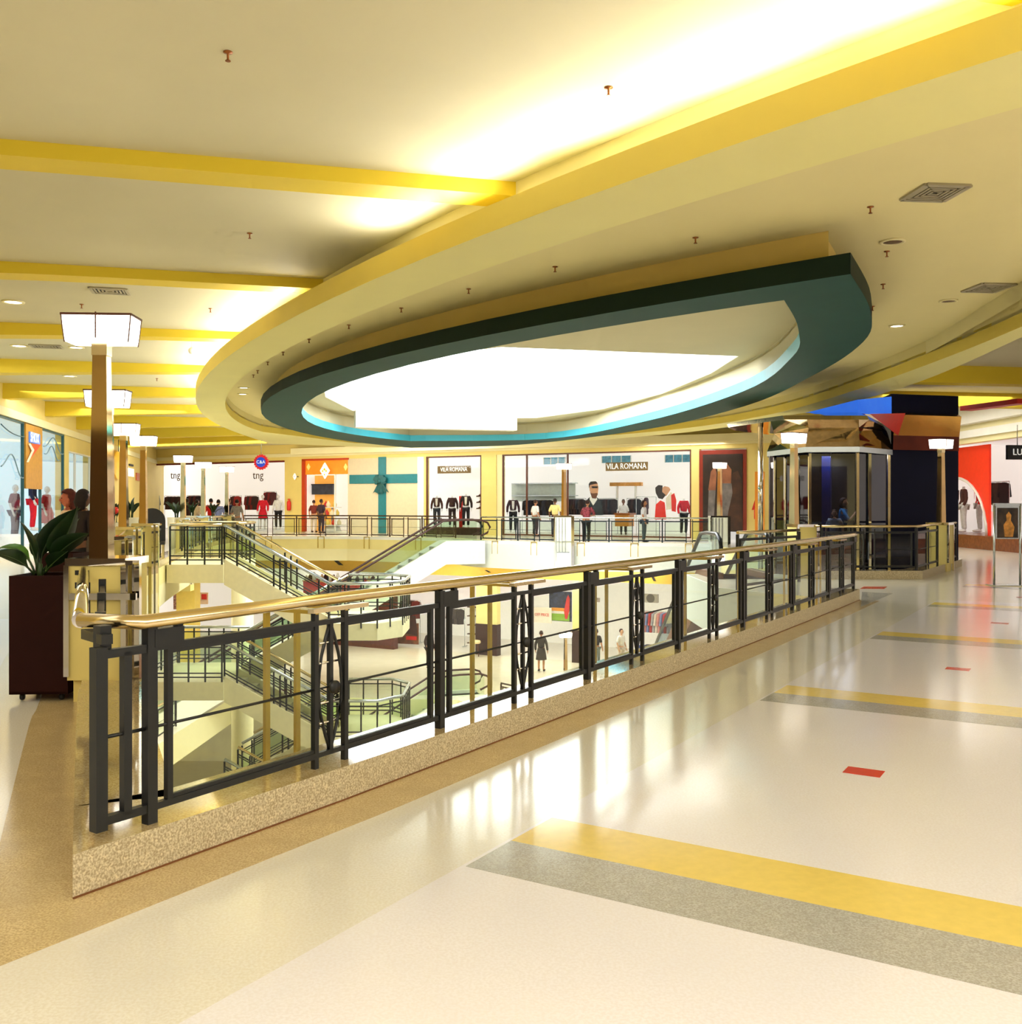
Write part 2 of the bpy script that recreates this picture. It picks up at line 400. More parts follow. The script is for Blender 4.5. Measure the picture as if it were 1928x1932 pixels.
# disc: ledge, upstand, recess
mb = MB(); mb.prism(lip, 4.0, 4.25, 0, [rec], mside=1)
ups = inset(lip, .62)
for i in range(len(ups)):
    a, b = ups[i], ups[(i+1)%len(ups)]
    mb.add([(a.x,a.y,4.2),(b.x,b.y,4.2),(b.x,b.y,ZC),(a.x,a.y,ZC)], [(0,1,2,3)], 2)
struct('ceiling_disc', mb, [M_disc, M_lip, M_cream])
mb = MB(); mb.prism(inset(rec, -.12), 4.43, 4.47, 0, [well])
for i in range(len(rec)):
    a, b = rec[i], rec[(i+1)%len(rec)]
    mb.add([(a.x,a.y,4.2),(b.x,b.y,4.2),(b.x,b.y,4.45),(a.x,a.y,4.45)], [(0,1,2,3)], 0)
struct('ceiling_recess', mb, [M_ceil2])
# sand coloured box above the teal ring, and the ring
boxo = inset(teal, .34); boxo = [p for i, p in enumerate(boxo) if i not in (0, 1, 35, 36, len(boxo)-1)]
mb = MB()
for i in range(len(boxo)):
    a, b = boxo[i], boxo[(i+1)%len(boxo)]
    mb.add([(a.x,a.y,4.05),(b.x,b.y,4.05),(b.x,b.y,4.44),(a.x,a.y,4.44)], [(0,1,2,3)], 0)
struct('trim_2', mb, [M_boxy])
mb = MB(); mb.prism(teal, 3.85, 4.07, 0, [rop])
k = len(teal)
for i in range(k):
    a, b = Vector((teal[i][0],teal[i][1])), Vector((teal[(i+1)%k][0],teal[(i+1)%k][1]))
    d = (b-a).normalized(); n = Vector((d.y,-d.x))*.002
    c0 = sum((Vector((p[0],p[1])) for p in teal), Vector((0,0)))/k
    if n.dot(a-c0) < 0: n = -n
    mb.add([(a.x+n.x,a.y+n.y,3.85),(b.x+n.x,b.y+n.y,3.85),(b.x+n.x,b.y+n.y,4.07),(a.x+n.x,a.y+n.y,4.07)], [(0,1,2,3)], 1)
k = len(rop)
for i in range(k):
    a, b = Vector((rop[i][0],rop[i][1])), Vector((rop[(i+1)%k][0],rop[(i+1)%k][1]))
    c0 = Vector((0,24)); na = (c0-a).normalized()*.003; nb = (c0-b).normalized()*.003
    mb.add([(a.x+na.x,a.y+na.y,3.851),(b.x+nb.x,b.y+nb.y,3.851),(b.x+nb.x,b.y+nb.y,4.07),(a.x+na.x,a.y+na.y,4.07)], [(0,1,2,3)], 2)
struct('ceiling_ring', mb, [M_teal, M_tealface, M_teallit])
# the well above the ring, the light shaft and its translucent roof
mb = MB()
for i in range(len(well)):
    a, b = well[i], well[(i+1)%len(well)]
    mb.add([(a.x,a.y,4.05),(b.x,b.y,4.05),(b.x,b.y,4.5),(a.x,a.y,4.5)], [(0,1,2,3)], 0)
mb.prism(inset(well, -.05), 4.5, 4.53, 0, [sky])
struct('ceiling_well', mb, [M_ceil])
mb = MB()
k = len(sky)
for i in range(k):
    a, b = sky[i], sky[(i+1)%k]
    mb.add([(a.x,a.y,4.5),(b.x,b.y,4.5),(b.x,b.y,6.4),(a.x,a.y,6.4)], [(0,1,2,3)], 0)
a, b = Vector((-5.0,31.6)), Vector((.2,33.0)); d = (b-a).normalized(); n = Vector((-d.y,d.x))
mb.prism([a, b, b+n*.5, a+n*.5], 3.98, 4.62, 0)
struct('wall_skylight', mb, [M_white])
M_roof = mat('translucent_roof', (250,252,255), .6, emit=4.0, ergb=(238,246,255))
mb = MB(); mb.prism(inset(sky, -.2), 6.4, 6.45, 0)
struct('window_1', mb, [M_roof])
# yellow beams, deeper towards the outer wall
def lwall_x(Y): return -13.5-.233*(Y-26.2)
for k in range(-1, 9):
    # beam centre line: Y = yb + .255*(X+5)
    yb = 8.45+4.9*k
    x0 = -13.0
    for _ in range(6): x0 = lwall_x(yb+.255*(x0+5))
    x1 = 14.0 if k > 7 else 4.0
    # stop at the disc's upstand
    P = [Vector((u.x,u.y)) for u in ups]; best = None
    for i in range(len(P)):
        a, b = P[i], P[(i+1)%len(P)]
        fa = a.y-(yb+.255*(a.x+5)); fb = b.y-(yb+.255*(b.x+5))
        if fa*fb < 0:
            t = fa/(fa-fb); x = a.x+(b.x-a.x)*t
            if best is None or x < best: best = x
    if best is not None: x1 = best+.05
    mb = MB(); n = 8; wd = .42
    for j in range(n):
        xa = x0+(x1-x0)*j/n; xb = x0+(x1-x0)*(j+1)/n
        da = .14+.30*max(0, (-6-xa)/8)**1.3 if xa < -6 else .14
        db = .14+.30*max(0, (-6-xb)/8)**1.3 if xb < -6 else .14
        ya = yb+.255*(xa+5); y2 = yb+.255*(xb+5)
        vs = [(xa,ya,ZC-da),(xb,y2,ZC-db),(xb,y2+wd,ZC-db),(xa,ya+wd,ZC-da),(xa,ya,ZC+.01),(xb,y2,ZC+.01),(xb,y2+wd,ZC+.01),(xa,ya+wd,ZC+.01)]
        fs = [(3,2,1,0),(0,1,5,4),(2,3,7,6)]
        if j == 0: fs.append((0,4,7,3))
        if j == n-1: fs.append((1,2,6,5))
        mb.add(vs, fs)
    struct('ceiling_beam', mb, [M_beam])
for (xa, ya, xb, y2, z) in ((8.6,22.6,24,25.2,4.3),(9.6,17.9,24,20.0,4.42),(8.6,27.6,24,30.2,4.3)):
    mb = MB(); mb.bar((xa,ya,(z+ZC)/2),(xb,y2,(z+ZC)/2),.45,ZC-z); struct('ceiling_beam', mb, [M_beam])

M_backw = mat('back_shopfront', (92,70,44), .3, var=.6, scale=.6)
mb = MB(); mb.bx(-30,24,-6.3,-6,0,3.4,0); mb.bx(-30,24,-6.3,-6,3.4,ZC,1)
for i in range(12): mb.bx(-28+i*4.4,-27.5+i*4.4,-6.02,-5.9,0,3.4,1)
struct('wall_back', mb, [M_backw, M_cream])

mb = MB(); strip(mb, far[3:], -CW-.03, -CW, -.92, 0, 0); strip(mb, landing, 0.0, .03, -.92, 0, 0); struct('trim_9', mb, [mat('fascia_white',(222,224,208),.6,var=.02)])
# ================================================================= railings
def rail_parts(root, st, zb, zh, handrail=None, leaf=True, hang=0.0, gmat=None, metal=None, hmat=None, hr=.030, small=False, mid=True, lastpost=True):
    """st: [(Vector xy, type)]; P = broad bracket post, T = slim paired post, N = no post (pillar)"""
    metal = metal or M_dark; hmat = hmat or M_brass; gmat = gmat or M_glass
    zt = zh-.115; zlo = zb+.065; zm = zb+(zh-zb)*.47
    if handrail is None: handrail = [V(p.x,p.y,zh) for p, _ in st]
    mb = MB(); mb.tube(handrail, hr, 6 if small else 12); mb.build('handrail', hmat, root, True)
    k = len(st)
    for i, (p, ty) in enumerate(st):
        q = st[min(i+1,k-1)][0]; o = st[max(i-1,0)][0]
        d = (q-o).normalized() if (q-o).length > 1e-6 else Vector((1,0)); ang = math.atan2(d.y, d.x)
        if ty == 'N': continue
        mb = MB()
        if ty == 'P':
            mb.box((p.x,p.y,(zb-hang+zh-.03)/2), (.048,.042,zh-.03-zb+hang), ang)
            po = mb.build('post', metal, root, True)
            if not small:
                b = MB(); c = p+d*.085; b.box((c.x,c.y,zh-.075), (.15,.045,.075), ang); b.box((c.x+d.x*.06,c.y+d.y*.06,zh-.05), (.03,.03,.05), ang)
                b.ball((c.x+d.x*.03-d.y*.022,c.y+d.y*.03+d.x*.022,zh-.075), .012, 8); b.build('bracket', metal, po, True)
        else:
            mb.box((p.x,p.y,(zb-hang+zh-.05)/2), (.028,.028,zh-.05-zb+hang), ang)
            po = mb.build('post', metal, root, True)
    for i in range(k-1):
        (p, a), (q, b) = st[i], st[i+1]
        d = (q-p); L = d.length; d = d.normalized(); ang = math.atan2(d.y, d.x); n = Vector((-d.y, d.x))
        e0 = .095 if a in 'PN' else .0; e1 = .095 if b in 'PN' else .0
        if a == 'T' and b == 'T':
            mb = MB(); c = (p+q)/2
            mb.bar((p.x,p.y,zt),(q.x,q.y,zt),.024,.024); mb.bar((p.x,p.y,zlo),(q.x,q.y,zlo),.024,.024)
            if not small: mb.bar((p.x,p.y,zm),(q.x,q.y,zm),.008,.008)
            if leaf:
                mb.box((c.x,c.y,(zlo+zt)/2), (.024,.024,zt-zlo), ang)
                for s_ in (-1, 1):
                    pts = []
                    for j in range(9):
                        t = j/8; o = s_*(L/2-.024)*math.sin(PI*t); pts.append((c.x+d.x*o, c.y+d.y*o, zlo+(zt-zlo)*t))
                    mb.tube(pts, .009, 5)
            orn = mb.build('leaf_ornament', metal, root, True)  # leaf ornament and its short bars between paired posts
            if leaf and not small:
                kb = MB(); kb.lathe([(0,-.012),(.034,-.01),(.034,.01),(0,.012)], (0,0,0), 14); 
                kb.v = [Vector((c.x,c.y,zm))+d*v.x+Vector((0,0,1))*v.y+Vector((n.x,n.y,0))*v.z if False else Vector((c.x+d.x*v.x+n.x*(v.z-.03), c.y+d.y*v.x+n.y*(v.z-.03), zm+v.y)) for v in kb.v]
                kb.build('round_clamp', metal, orn, True)
                for zz in (.26,.38,.62,.74):
                    pb = MB(); z = zb+(zh-zb)*zz; pb.tube([(c.x-d.x*(L/2-.03),c.y-d.y*(L/2-.03),z),(c.x+d.x*(L/2-.03),c.y+d.y*(L/2-.03),z)], .006, 6);                 pb.build('chrome_pin', M_chrome, orn, True)
                gb = MB(); gb.bar((p.x-d.x*.03,p.y-d.y*.03,zh-.052),(q.x+d.x*.17,q.y+d.y*.17,zh-.052),.04,.022); gb.build('brass_plate', M_brass, orn, True)
        else:
            p1 = p+d*e0; q1 = q-d*e1
            mb = MB()
            mb.bar((p.x,p.y,zt),(q.x,q.y,zt),.028,.028); mb.bar((p.x,p.y,zlo),(q.x,q.y,zlo),.028,.028)
            for r, e in ((p1, e0), (q1, e1)):
                if e: mb.box((r.x,r.y,(zlo+zt)/2), (.028,.026,zt-zlo), ang)
            mb.bar((p1.x,p1.y,zt-.024),(q1.x,q1.y,zt-.024),.018,.018); mb.bar((p1.x,p1.y,zlo+.022),(q1.x,q1.y,zlo+.022),.018,.018)
            if mid: mb.tube([(p.x,p.y,zm),(q.x,q.y,zm)], .007, 5)
            fr = mb.build('panel_frame', metal, root, True)
            if gmat:
                g = MB(); a_ = p1+d*.012; b_ = q1-d*.012; g.poly([(a_.x,a_.y,zlo+.03),(b_.x,b_.y,zlo+.03),(b_.x,b_.y,zt-.04),(a_.x,a_.y,zt-.04)])
                g.build('glass_pane', gmat, fr, True)
    return root

ZH = 1.015
# the near railing, corner to the landing
npst = [(Vector((-1.62,3.905)),'T0')]
r0 = thing('guard_railing', 'long charcoal steel guard railing with brass handrail along the near edge of the void', 'railing', (1.0,8.5,.17))
Yp = [4.09,5.83,7.45,9.0,10.6,12.28,13.92,15.36]
st = []
for i, y in enumerate(Yp):
    st.append((postline(y), 'P'))
    if i < len(Yp)-1:
        ym = (y+Yp[i+1])/2+(.06 if i == 0 else 0.0)
        st.append((postline(ym-.094),'T')); st.append((postline(ym+.094),'T'))
hp = [V(-1.80,4.10,ZH),V(-1.52,4.02,ZH)]+[V(p.x,p.y,ZH) for p, _ in st[1:]]+[V(st[-1][0].x+.08,st[-1][0].y+.13,ZH)]
hp = [Vector((p.x,p.y,p.z)) for p in hp]
rail_parts(r0, st, .17, ZH, handrail=hp)
M_gilt = mat('gilt_rod', (206,172,70), .3, metal=.6)
for p, ty in st:
    if ty != 'T': continue
    q = p-RN*.335; mb = MB(); mb.box((q.x,q.y,.27), (.032,.02,1.36), math.atan2(RD.y,RD.x)); mb.box((q.x+RN.x*.17,q.y+RN.y*.17,.955), (.02,.36,.018), math.atan2(RD.y,RD.x)); mb.build('gilt_post', M_gilt, r0, True)
mb = MB(); mb.tube([V(-1.80,4.10,ZH),V(-3.20,7.34,1.0)], .034, 12); mb.build('handrail', M_chrome, r0, True)
# corner unit: corner post, slim bar, bars
cp = Vector((-1.64,3.90)); p1 = st[0][0]; d = (p1-cp).normalized(); ang = math.atan2(d.y,d.x)
mb = MB(); mb.box((cp.x,cp.y,(.2+.93)/2), (.05,.05,.73), ang)
cpost = mb.build('post', M_dark, r0, True)
mb = MB(); mb.box((cp.x-.05,cp.y+.1,ZH-.055), (.24,.045,.04), 2.3); mb.box((cp.x-.01,cp.y+.06,.95), (.05,.05,.12), ang); mb.build('bracket', M_dark, cpost, True)
mb = MB()
zt = ZH-.115
for z in (zt, .235): mb.bar((cp.x,cp.y,z),(p1.x,p1.y,z),.034,.034)
c = cp+d*((p1-cp).length*.52); mb.box((c.x,c.y,(zt+.235)/2), (.036,.034,zt-.235), ang)
mb.tube([(cp.x,cp.y,.567),(p1.x,p1.y,.567)], .008, 6)
mb.build('panel_frame', M_dark, r0, True)
# left return of the railing up to the first pillar
lend = Vector((-3.02,7.25)); dl = (lend-cp).normalized(); al = math.atan2(dl.y,dl.x)
for t in (.30,.62,.94):
    q = cp+dl*((lend-cp).length*t); mb = MB(); mb.box((q.x,q.y,(.17+.96)/2), (.055,.05,.79), al); mb.build('post', M_dark, r0, True)
mb = MB()
for z in (zt,.235): mb.bar((cp.x,cp.y,z),(lend.x,lend.y,z),.034,.034)
for t in (.06,.26,.34,.58,.66,.90):
    q = cp+dl*((lend-cp).length*t); mb.box((q.x,q.y,(zt+.235)/2), (.034,.034,zt-.235), al)
mb.tube([(cp.x,cp.y,.567),(lend.x,lend.y,.567)], .008, 6)
mb.build('panel_frame', M_dark, r0, True)

# ================================================================= pillars with lamps
M_pil = mat('pillar_yellow', (238,216,128), .5, var=.03, scale=2)
M_pilg = mat('pillar_pale', (226,228,206), .5, var=.03, scale=2)
def pillar(label, x, y, rz, zlow, ztop=1.09, wx=.43, wy=.46, ornament=False, m=None, fluted=False, group=None, sconce=False):
    t = thing('railing_pillar', label, 'pillar', (x,y,0), rz, group)
    mb = MB(); mb.bx(-wx/2,wx/2,-wy/2,wy/2,.17,ztop-.055); mb.bx(-wx/2+.03,wx/2,-wy/2+.04,wy/2,zlow,.17)
    mb.build('block', m or M_pil, t)
    mb = MB(); mb.bx(-wx/2-.012,wx/2+.012,-wy/2-.012,wy/2+.012,ztop-.055,ztop); mb.build('cap', M_chrome, t)
    mb = MB()
    for sx in (-1, 1): mb.bx(sx*wx/2-.02,sx*wx/2+.02,-wy/2-.02,-wy/2+.02,max(zlow,-.9) if sx > 0 else .2,ztop-.05)
    mb.bx(wx/2-.01,wx/2+.09,-wy/2+.06,-wy/2+.11,max(zlow,-.9),ztop-.02)
    mb.build('edge_trim', M_chrome, t)
    if ornament:
        mb = MB(); mb.bx(-wx/2+.03,wx/2+.10,-wy/2-.035,-wy/2-.005,.78,.83); mb.build('cross_band', M_chrome, t)
        mb = MB(); yf = -wy/2-.004
        for x0, x1, z0, z1 in ((-.155,-.05,.965,1.0),(-.09,-.05,.90,.97),(-.155,-.04,.865,.91),(-.09,-.04,.68,.87),(-.14,-.015,.60,.68)): mb.bx(x0,x1,yf,yf+.006,z0,z1)
        mb.build('stepped_ornament', M_black, t)  # flat black ornament steps, not a frame
    if fluted:
        mb = MB()
        for i in range(4): mb.bx(-wx/2+.06+i*.11-.012,-wx/2+.06+i*.11+.012,-wy/2-.015,-wy/2,-.55,ztop-.08)
        mb.build('flute_trim', M_silver, t)
    return t
lamp_proto = None
def lamp_parts(t):
    mb = MB(); zb, zt_ = 0.0, 1.66
    a, b = .072, .052
    vs = [(-a,-a,zb),(a,-a,zb),(a,a,zb),(-a,a,zb),(-b,-b,zt_),(b,-b,zt_),(b,b,zt_),(-b,b,zt_)]
    mb.add(vs, [(3,2,1,0),(4,5,6,7),(0,1,5,4),(1,2,6,5),(2,3,7,6),(3,0,4,7)])
    mb.build('post', M_post, t)
    mb = MB(); mb.bx(-.058,.058,-.058,.058,1.56,1.67); mb.build('collar', M_brass, t)
    mb = MB(); n = 5
    prof = [(.236,1.655),(.243,1.69),(.249,1.75),(.254,1.80),(.258,1.858)]; DY = .5
    for (r0_, z0), (r1, z1) in zip(prof[:-1], prof[1:]):
        c0 = [(-r0_,-r0_*DY,z0),(r0_,-r0_*DY,z0),(r0_,r0_*DY,z0),(-r0_,r0_*DY,z0)]; c1 = [(-r1,-r1*DY,z1),(r1,-r1*DY,z1),(r1,r1*DY,z1),(-r1,r1*DY,z1)]
        mb.add(c0+c1, [(0,1,5,4),(1,2,6,5),(2,3,7,6),(3,0,4,7)])
    mb.add([(-.236,-.118,1.655),(.236,-.118,1.655),(.236,.118,1.655),(-.236,.118,1.655)], [(0,1,2,3)])
    sh = mb.build('lamp_shade', M_lampg, t)
    mb = MB(); r = .262
    for s_ in (-1, 1):
        mb.bx(-r,r,s_*r*DY-.006,s_*r*DY+.006,1.855,1.872); mb.bx(s_*r-.006,s_*r+.006,-r*DY,r*DY,1.855,1.872)
        mb.bx(-.004,.004,s_*.131-.008,s_*.131+.002,1.68,1.88)
    for sx in (-1,1):
        for sy in (-1,1): mb.tube([(sx*.238,sy*.119,1.65),(sx*.251,sy*.1255,1.76),(sx*.261,sy*.1305,1.872)], .005, 5)
    mb.build('shade_frame', M_brownframe, sh)
def lamp(label, x, y, z=1.09, rz=0, group='square-shaded lamp posts on the railing pillars'):
    global lamp_proto
    if lamp_proto is None:
        t = thing('lamp_post', label, 'lamp', (x,y,z), rz, group); lamp_parts(t); lamp_proto = t; return t
    return copy_tree(lamp_proto, None, (x,y,z), rz, label, group)
PG = 'yellow pillars along the far-reaching aisle railing'
Lspots = [(-3.13,7.62),(-5.13,12.6),(-6.98,17.8),(-7.82,21.0),(-9.78,29.4),(-10.62,34.0),(-11.02,38.2)]
lname = ['beside the rolling brown planter','second nearest in the aisle row','third in the aisle row','fourth in the aisle row','fifth in the aisle row','sixth in the aisle row','farthest in the aisle row']
for i, (x, y) in enumerate(Lspots):
    d = Vector((-.40,.92)) if i == 0 else (Vector(Lspots[min(i+1,6)])-Vector(Lspots[i-1])).normalized()
    rz = math.atan2(d.y,d.x)-PI/2
    pillar('yellow railing pillar with chrome cap, '+('nearest, with black stepped ornament' if i == 0 else lname[i].replace('nearest in','nearest in')), x, y, 0.0 if i == 0 else rz*.25, -1.1 if i else -5.5, ornament=(i == 0), group=PG)
    lamp('chrome lamp post with white square shade, '+lname[i], x-.05, y, rz=0.06)
# railings between the left pillars
for i, A1, B1 in ((0,Lspots[0],Lspots[1]),(1,Lspots[1],Lspots[2]),(2,Lspots[2],Lspots[3]),(3,Lspots[3],(-8.47,23.8)),(4,Lspots[4],Lspots[5]),(5,Lspots[5],Lspots[6]),(6,(-9.38,27.7),Lspots[4])):
    a = Vector(A1); b = Vector(B1); d = (b-a).normalized(); L = (b-a).length
    a = a+d*.26; b = b-d*.26; L = (b-a).length
    t = thing('guard_railing', ['chrome-topped charcoal railing between the two nearest aisle pillars','charcoal railing between the second and third aisle pillars','charcoal railing between the third and fourth aisle pillars','charcoal railing from the fourth aisle pillar to the staircase head','charcoal railing between the fifth and sixth aisle pillars','charcoal railing between the two farthest aisle pillars','charcoal railing from the staircase head to the fifth aisle pillar'][i], 'railing', ((a.x+b.x)/2,(a.y+b.y)/2,.17), group='aisle railings between pillars')
    n = max(1, round(L/2.4)); st2 = [(a,'N')]
    for j in range(n):
        c = a+(b-a)*((j+.5)/n); st2 += [(c-d*.1,'T'),(c+d*.1,'T')]
        if j < n-1: st2.append((a+(b-a)*((j+1)/n),'P'))
    st2.append((b,'N'))
    rail_parts(t, st2, .17, ZH, small=True, gmat=M_glass, hmat=M_chrome)
# far railing
farc = offset_path(far, -.2)
def rail_along(label, pts, zb, spacing=2.4, hang=.0, hmat=None, gmat=None, group=None, metal=None, name='guard_railing', zh=None, leaf=False):
    pts = [Vector((p[0],p[1])) for p in pts]
    c = pts[len(pts)//2]
    t = thing(name, label, 'railing', (c.x,c.y,zb), 0, group); stt = []
    for i in range(len(pts)-1):
        a, b = pts[i], pts[i+1]; L = (b-a).length; n = max(1, round(L/spacing)); d = (b-a).normalized()
        for j in range(n):
            s0 = a+(b-a)*(j/n); m = a+(b-a)*((j+.5)/n)
            stt.append((s0,'P'))
            if L/n > 1.2: stt += [(m-d*.11,'T'),(m+d*.11,'T')]
    stt.append((pts[-1],'P'))
    rail_parts(t, stt, zb, (zb+.88) if zh is None else zh, small=True, hang=hang, hmat=hmat, gmat=gmat, metal=metal, leaf=leaf)
    return t
M_bronze = mat('railing_bronze', (74,50,30), .4, metal=.4)
rail_along('bronze railing across the void in front of the gift-wrapped wall', farc[:4], .12, 2.0, hang=.0, hmat=M_bronze, metal=M_bronze, gmat=M_glass, group='railings on the far edge of the void')
rail_along('green-glass railing across the void in front of the menswear windows', farc[4:], .12, 2.2, hmat=M_silver, gmat=M_gglass, metal=mat('railing_blue_black',(26,40,46),.4,metal=.3), group='railings on the far edge of the void')
# gilt double rods fixed to the far fascia
M_gilt = mat('gilt_rod', (206,172,70), .3, metal=.6)
gi = 0
for i in range(len(far_in)-1):
    a, b = far_in[i], far_in[i+1]; L = (b-a).length; n = max(1, round(L/2.3)); d = (b-a).normalized(); nn = Vector((d.y,-d.x))*.02
    for j in range(n):
        c = a+(b-a)*((j+.5)/n); mb = MB()
        for s_ in (-.13,.13): mb.tube([(c.x+d.x*s_+nn.x,c.y+d.y*s_+nn.y,-.38),(c.x+d.x*s_+nn.x,c.y+d.y*s_+nn.y,.1)], .018, 6)
        mb.bar((c.x-d.x*.14+nn.x,c.y-d.y*.14+nn.y,.1),(c.x+d.x*.14+nn.x,c.y+d.y*.14+nn.y,.1),.03,.02)
        o = mb.build('fascia_rod_pair', M_gilt); tag(o, 'gilt rod pair on the far balcony fascia, '+ORD[gi]+' from the white shop end', 'rod', 'gilt rods on the far balcony fascia'); gi += 1
# far pillars with lamps
pillar('pale fluted pillar on the far railing with a wall light below it', 1.86, 33.9+1.35, 0, -1.0, fluted=True, m=M_pilg, wx=.62)
lamp('slim lamp post before the far menswear window', 1.9, 35.2, 1.09, .6)
pillar('pale fluted pillar on the far railing before the large framed poster', 7.25, 34.3, 0, -1.0, fluted=True, m=M_pilg, wx=.6)
lamp('lamp post with boat-shaped lit shade before the framed poster', 7.3, 34.3, 1.09, .78)
pillar('yellow pillar at the landing before the glass lift', 5.95, 20.05, 0.2, -.4, wx=.42)
lamp('brown lamp post with tilted shade before the glass lift', 5.8, 20.1, 1.09, .62)
pillar('yellow pillar at the corner railing before the navy panel', 9.62, 22.0, .9, -.4, wx=.42)
lamp('slim lamp post in front of the navy panel', 10.1-.45, 22.0, 1.09, .5)
# lift-side railings
rail_along('brass-topped charcoal railing before the glass lift', [(6.25,19.72),(8.15,19.72),(9.4,21.62)], .17, 1.9, hmat=M_brass, group='railings round the lift')
rail_along('short charcoal railing meeting the navy panel edge', [(9.86,22.3),(10.75,23.7)], .17, 1.7, hmat=M_brass, group='railings round the lift')
rail_along('short brass-topped railing beside the escalator head', [(4.0,17.45),(4.05,19.0),(5.65,19.75)][:0] or [(3.95,17.1),(5.55,18.9)], 0.0, 1.9, hmat=M_brass, zh=1.0)
# ================================================================= wall frames: s along, v into the shop, z up
class WF:
    def __init__(s, o, d):
        s.o = Vector(o); s.d = Vector(d).normalized(); s.n = Vector((-s.d.y, s.d.x)); s.rz = math.atan2(s.d.y, s.d.x)
    def hit(s, px, v=0.0):
        k = (px-CX)/F; Y = (v+s.o.dot(s.n))/(k*s.n.x+s.n.y); return Vector((k*Y, Y))
    def s_(s, px, v=0.0): return (s.hit(px, v)-s.o).dot(s.d)
    def z_(s, py, px, v=0.0): return H+(Y0-py)/F*s.hit(px, v).y
    def p(s, a, v, z): q = s.o+s.d*a+s.n*v; return Vector((q.x, q.y, z))
    def pp(s, px, py, v=0.0): return s.p(s.s_(px, v), v, s.z_(py, px, v))
    def box(s, mb, a0, a1, v0, v1, z0, z1, mi=0):
        vs = [s.p(a, v, z) for z in (z0, z1) for a, v in ((a0,v0),(a1,v0),(a1,v1),(a0,v1))]
        return mb.add(vs, [(0,3,2,1),(4,5,6,7),(0,1,5,4),(1,2,6,5),(2,3,7,6),(3,0,4,7)], mi)
    def pbox(s, mb, px0, px1, py0, py1, v0, v1, mi=0):
        """box whose front face (at depth v0) covers the photo rectangle"""
        a0, a1 = s.s_(px0, v0), s.s_(px1, v0); pm = (px0+px1)/2
        return s.box(mb, a0, a1, v0, v1, s.z_(py1, pm, v0), s.z_(py0, pm, v0), mi)
FW = WF((-11.3,52.4), (21.2,-11.4))
LW = WF((-13.5,26.2), (-.233,1))
RW = WF((15.6,34.0), (0,-1))
LF = WF((-11.3,53.2), (21.2,-11.4))      # shops of the storey below
M_shopglow = mat('shop_white_glow', (250,246,242), .6, var=.02, emit=.32, ergb=(255,250,244))  # glow put into the wall colour so shops look brightly lit
M_shopf = mat('shop_floor', (236,228,214), .25, var=.03)
M_wframe = mat('window_frame_brown', (98,50,22), .4, var=.08)
M_wglass = glass('shop_glass', (246,250,250), .06)
M_bluew = mat('pale_blue_panel', (188,224,236), .5, var=.04, emit=.25)
M_paper = mat('gift_paper', (222,204,166), .6, var=.03)
M_ribbon = mat('teal_ribbon', (18,118,126), .4, var=.08)
M_orange = mat('orange_header', (244,142,24), .5, var=.06, emit=.2)
M_sign = mat('sign_brown', (120,88,34), .4, var=.08)
M_letter = mat('sign_letter_white', (255,252,244), .5, emit=.5)
M_letterb = mat('sign_letter_brown', (92,66,48), .5)
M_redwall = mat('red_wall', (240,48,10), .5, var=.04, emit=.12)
M_granite = mat('granite_brown', (120,58,26), .25, var=.25, scale=10)
ZG = 3.85
def shop(fr, a0, a1, depth, zc=4.0, mw=None, mf=None, z0=0.0, ext=None):
    mb = MB(); e0 = a0-(depth*.7 if ext is None else ext)
    mb.add([fr.p(a0,.3,z0),fr.p(e0,depth,z0),fr.p(e0,depth,zc),fr.p(a0,.3,zc)], [(0,1,2,3)])
    mb.add([fr.p(a1,0,z0),fr.p(a1,depth,z0),fr.p(a1,depth,zc),fr.p(a1,0,zc)], [(3,2,1,0)])
    mb.add([fr.p(e0,depth,z0),fr.p(a1,depth,z0),fr.p(a1,depth,zc),fr.p(e0,depth,zc)], [(0,1,2,3)])
    mb.add([fr.p(a0,0,zc),fr.p(a1,0,zc),fr.p(a1,depth,zc),fr.p(e0,depth,zc)], [(0,1,2,3)])
    mb.add([fr.p(a0,0,z0+.001),fr.p(a1,0,z0+.001),fr.p(a1,depth,z0+.001),fr.p(e0,depth,z0+.001)], [(0,1,2,3)], 1)
    o = mb.build('wall_shop', [mw or M_shopglow, mf or M_shopf]); o['kind'] = 'structure'; return o
wn = [2]
def window(fr, a0, a1, z0, z1, mull=(), m=None, gl=None, fw_=.07, v=.02):
    mb = MB()
    fr.box(mb,a0,a1,v,v+.08,z1-fw_,z1); fr.box(mb,a0,a1,v,v+.08,z0,z0+fw_); fr.box(mb,a0,a0+fw_,v,v+.08,z0,z1); fr.box(mb,a1-fw_,a1,v,v+.08,z0,z1)
    for a in mull: fr.box(mb,a-fw_/2,a+fw_/2,v,v+.08,z0,z1)
    o = mb.build('window_%d' % wn[0], m or M_wframe); wn[0] += 1; o['kind'] = 'structure'
    g = MB(); g.poly([fr.p(a0,v+.04,z0),fr.p(a1,v+.04,z0),fr.p(a1,v+.04,z1),fr.p(a0,v+.04,z1)]); g.build('window_pane', gl or M_wglass, o, True)
    return o
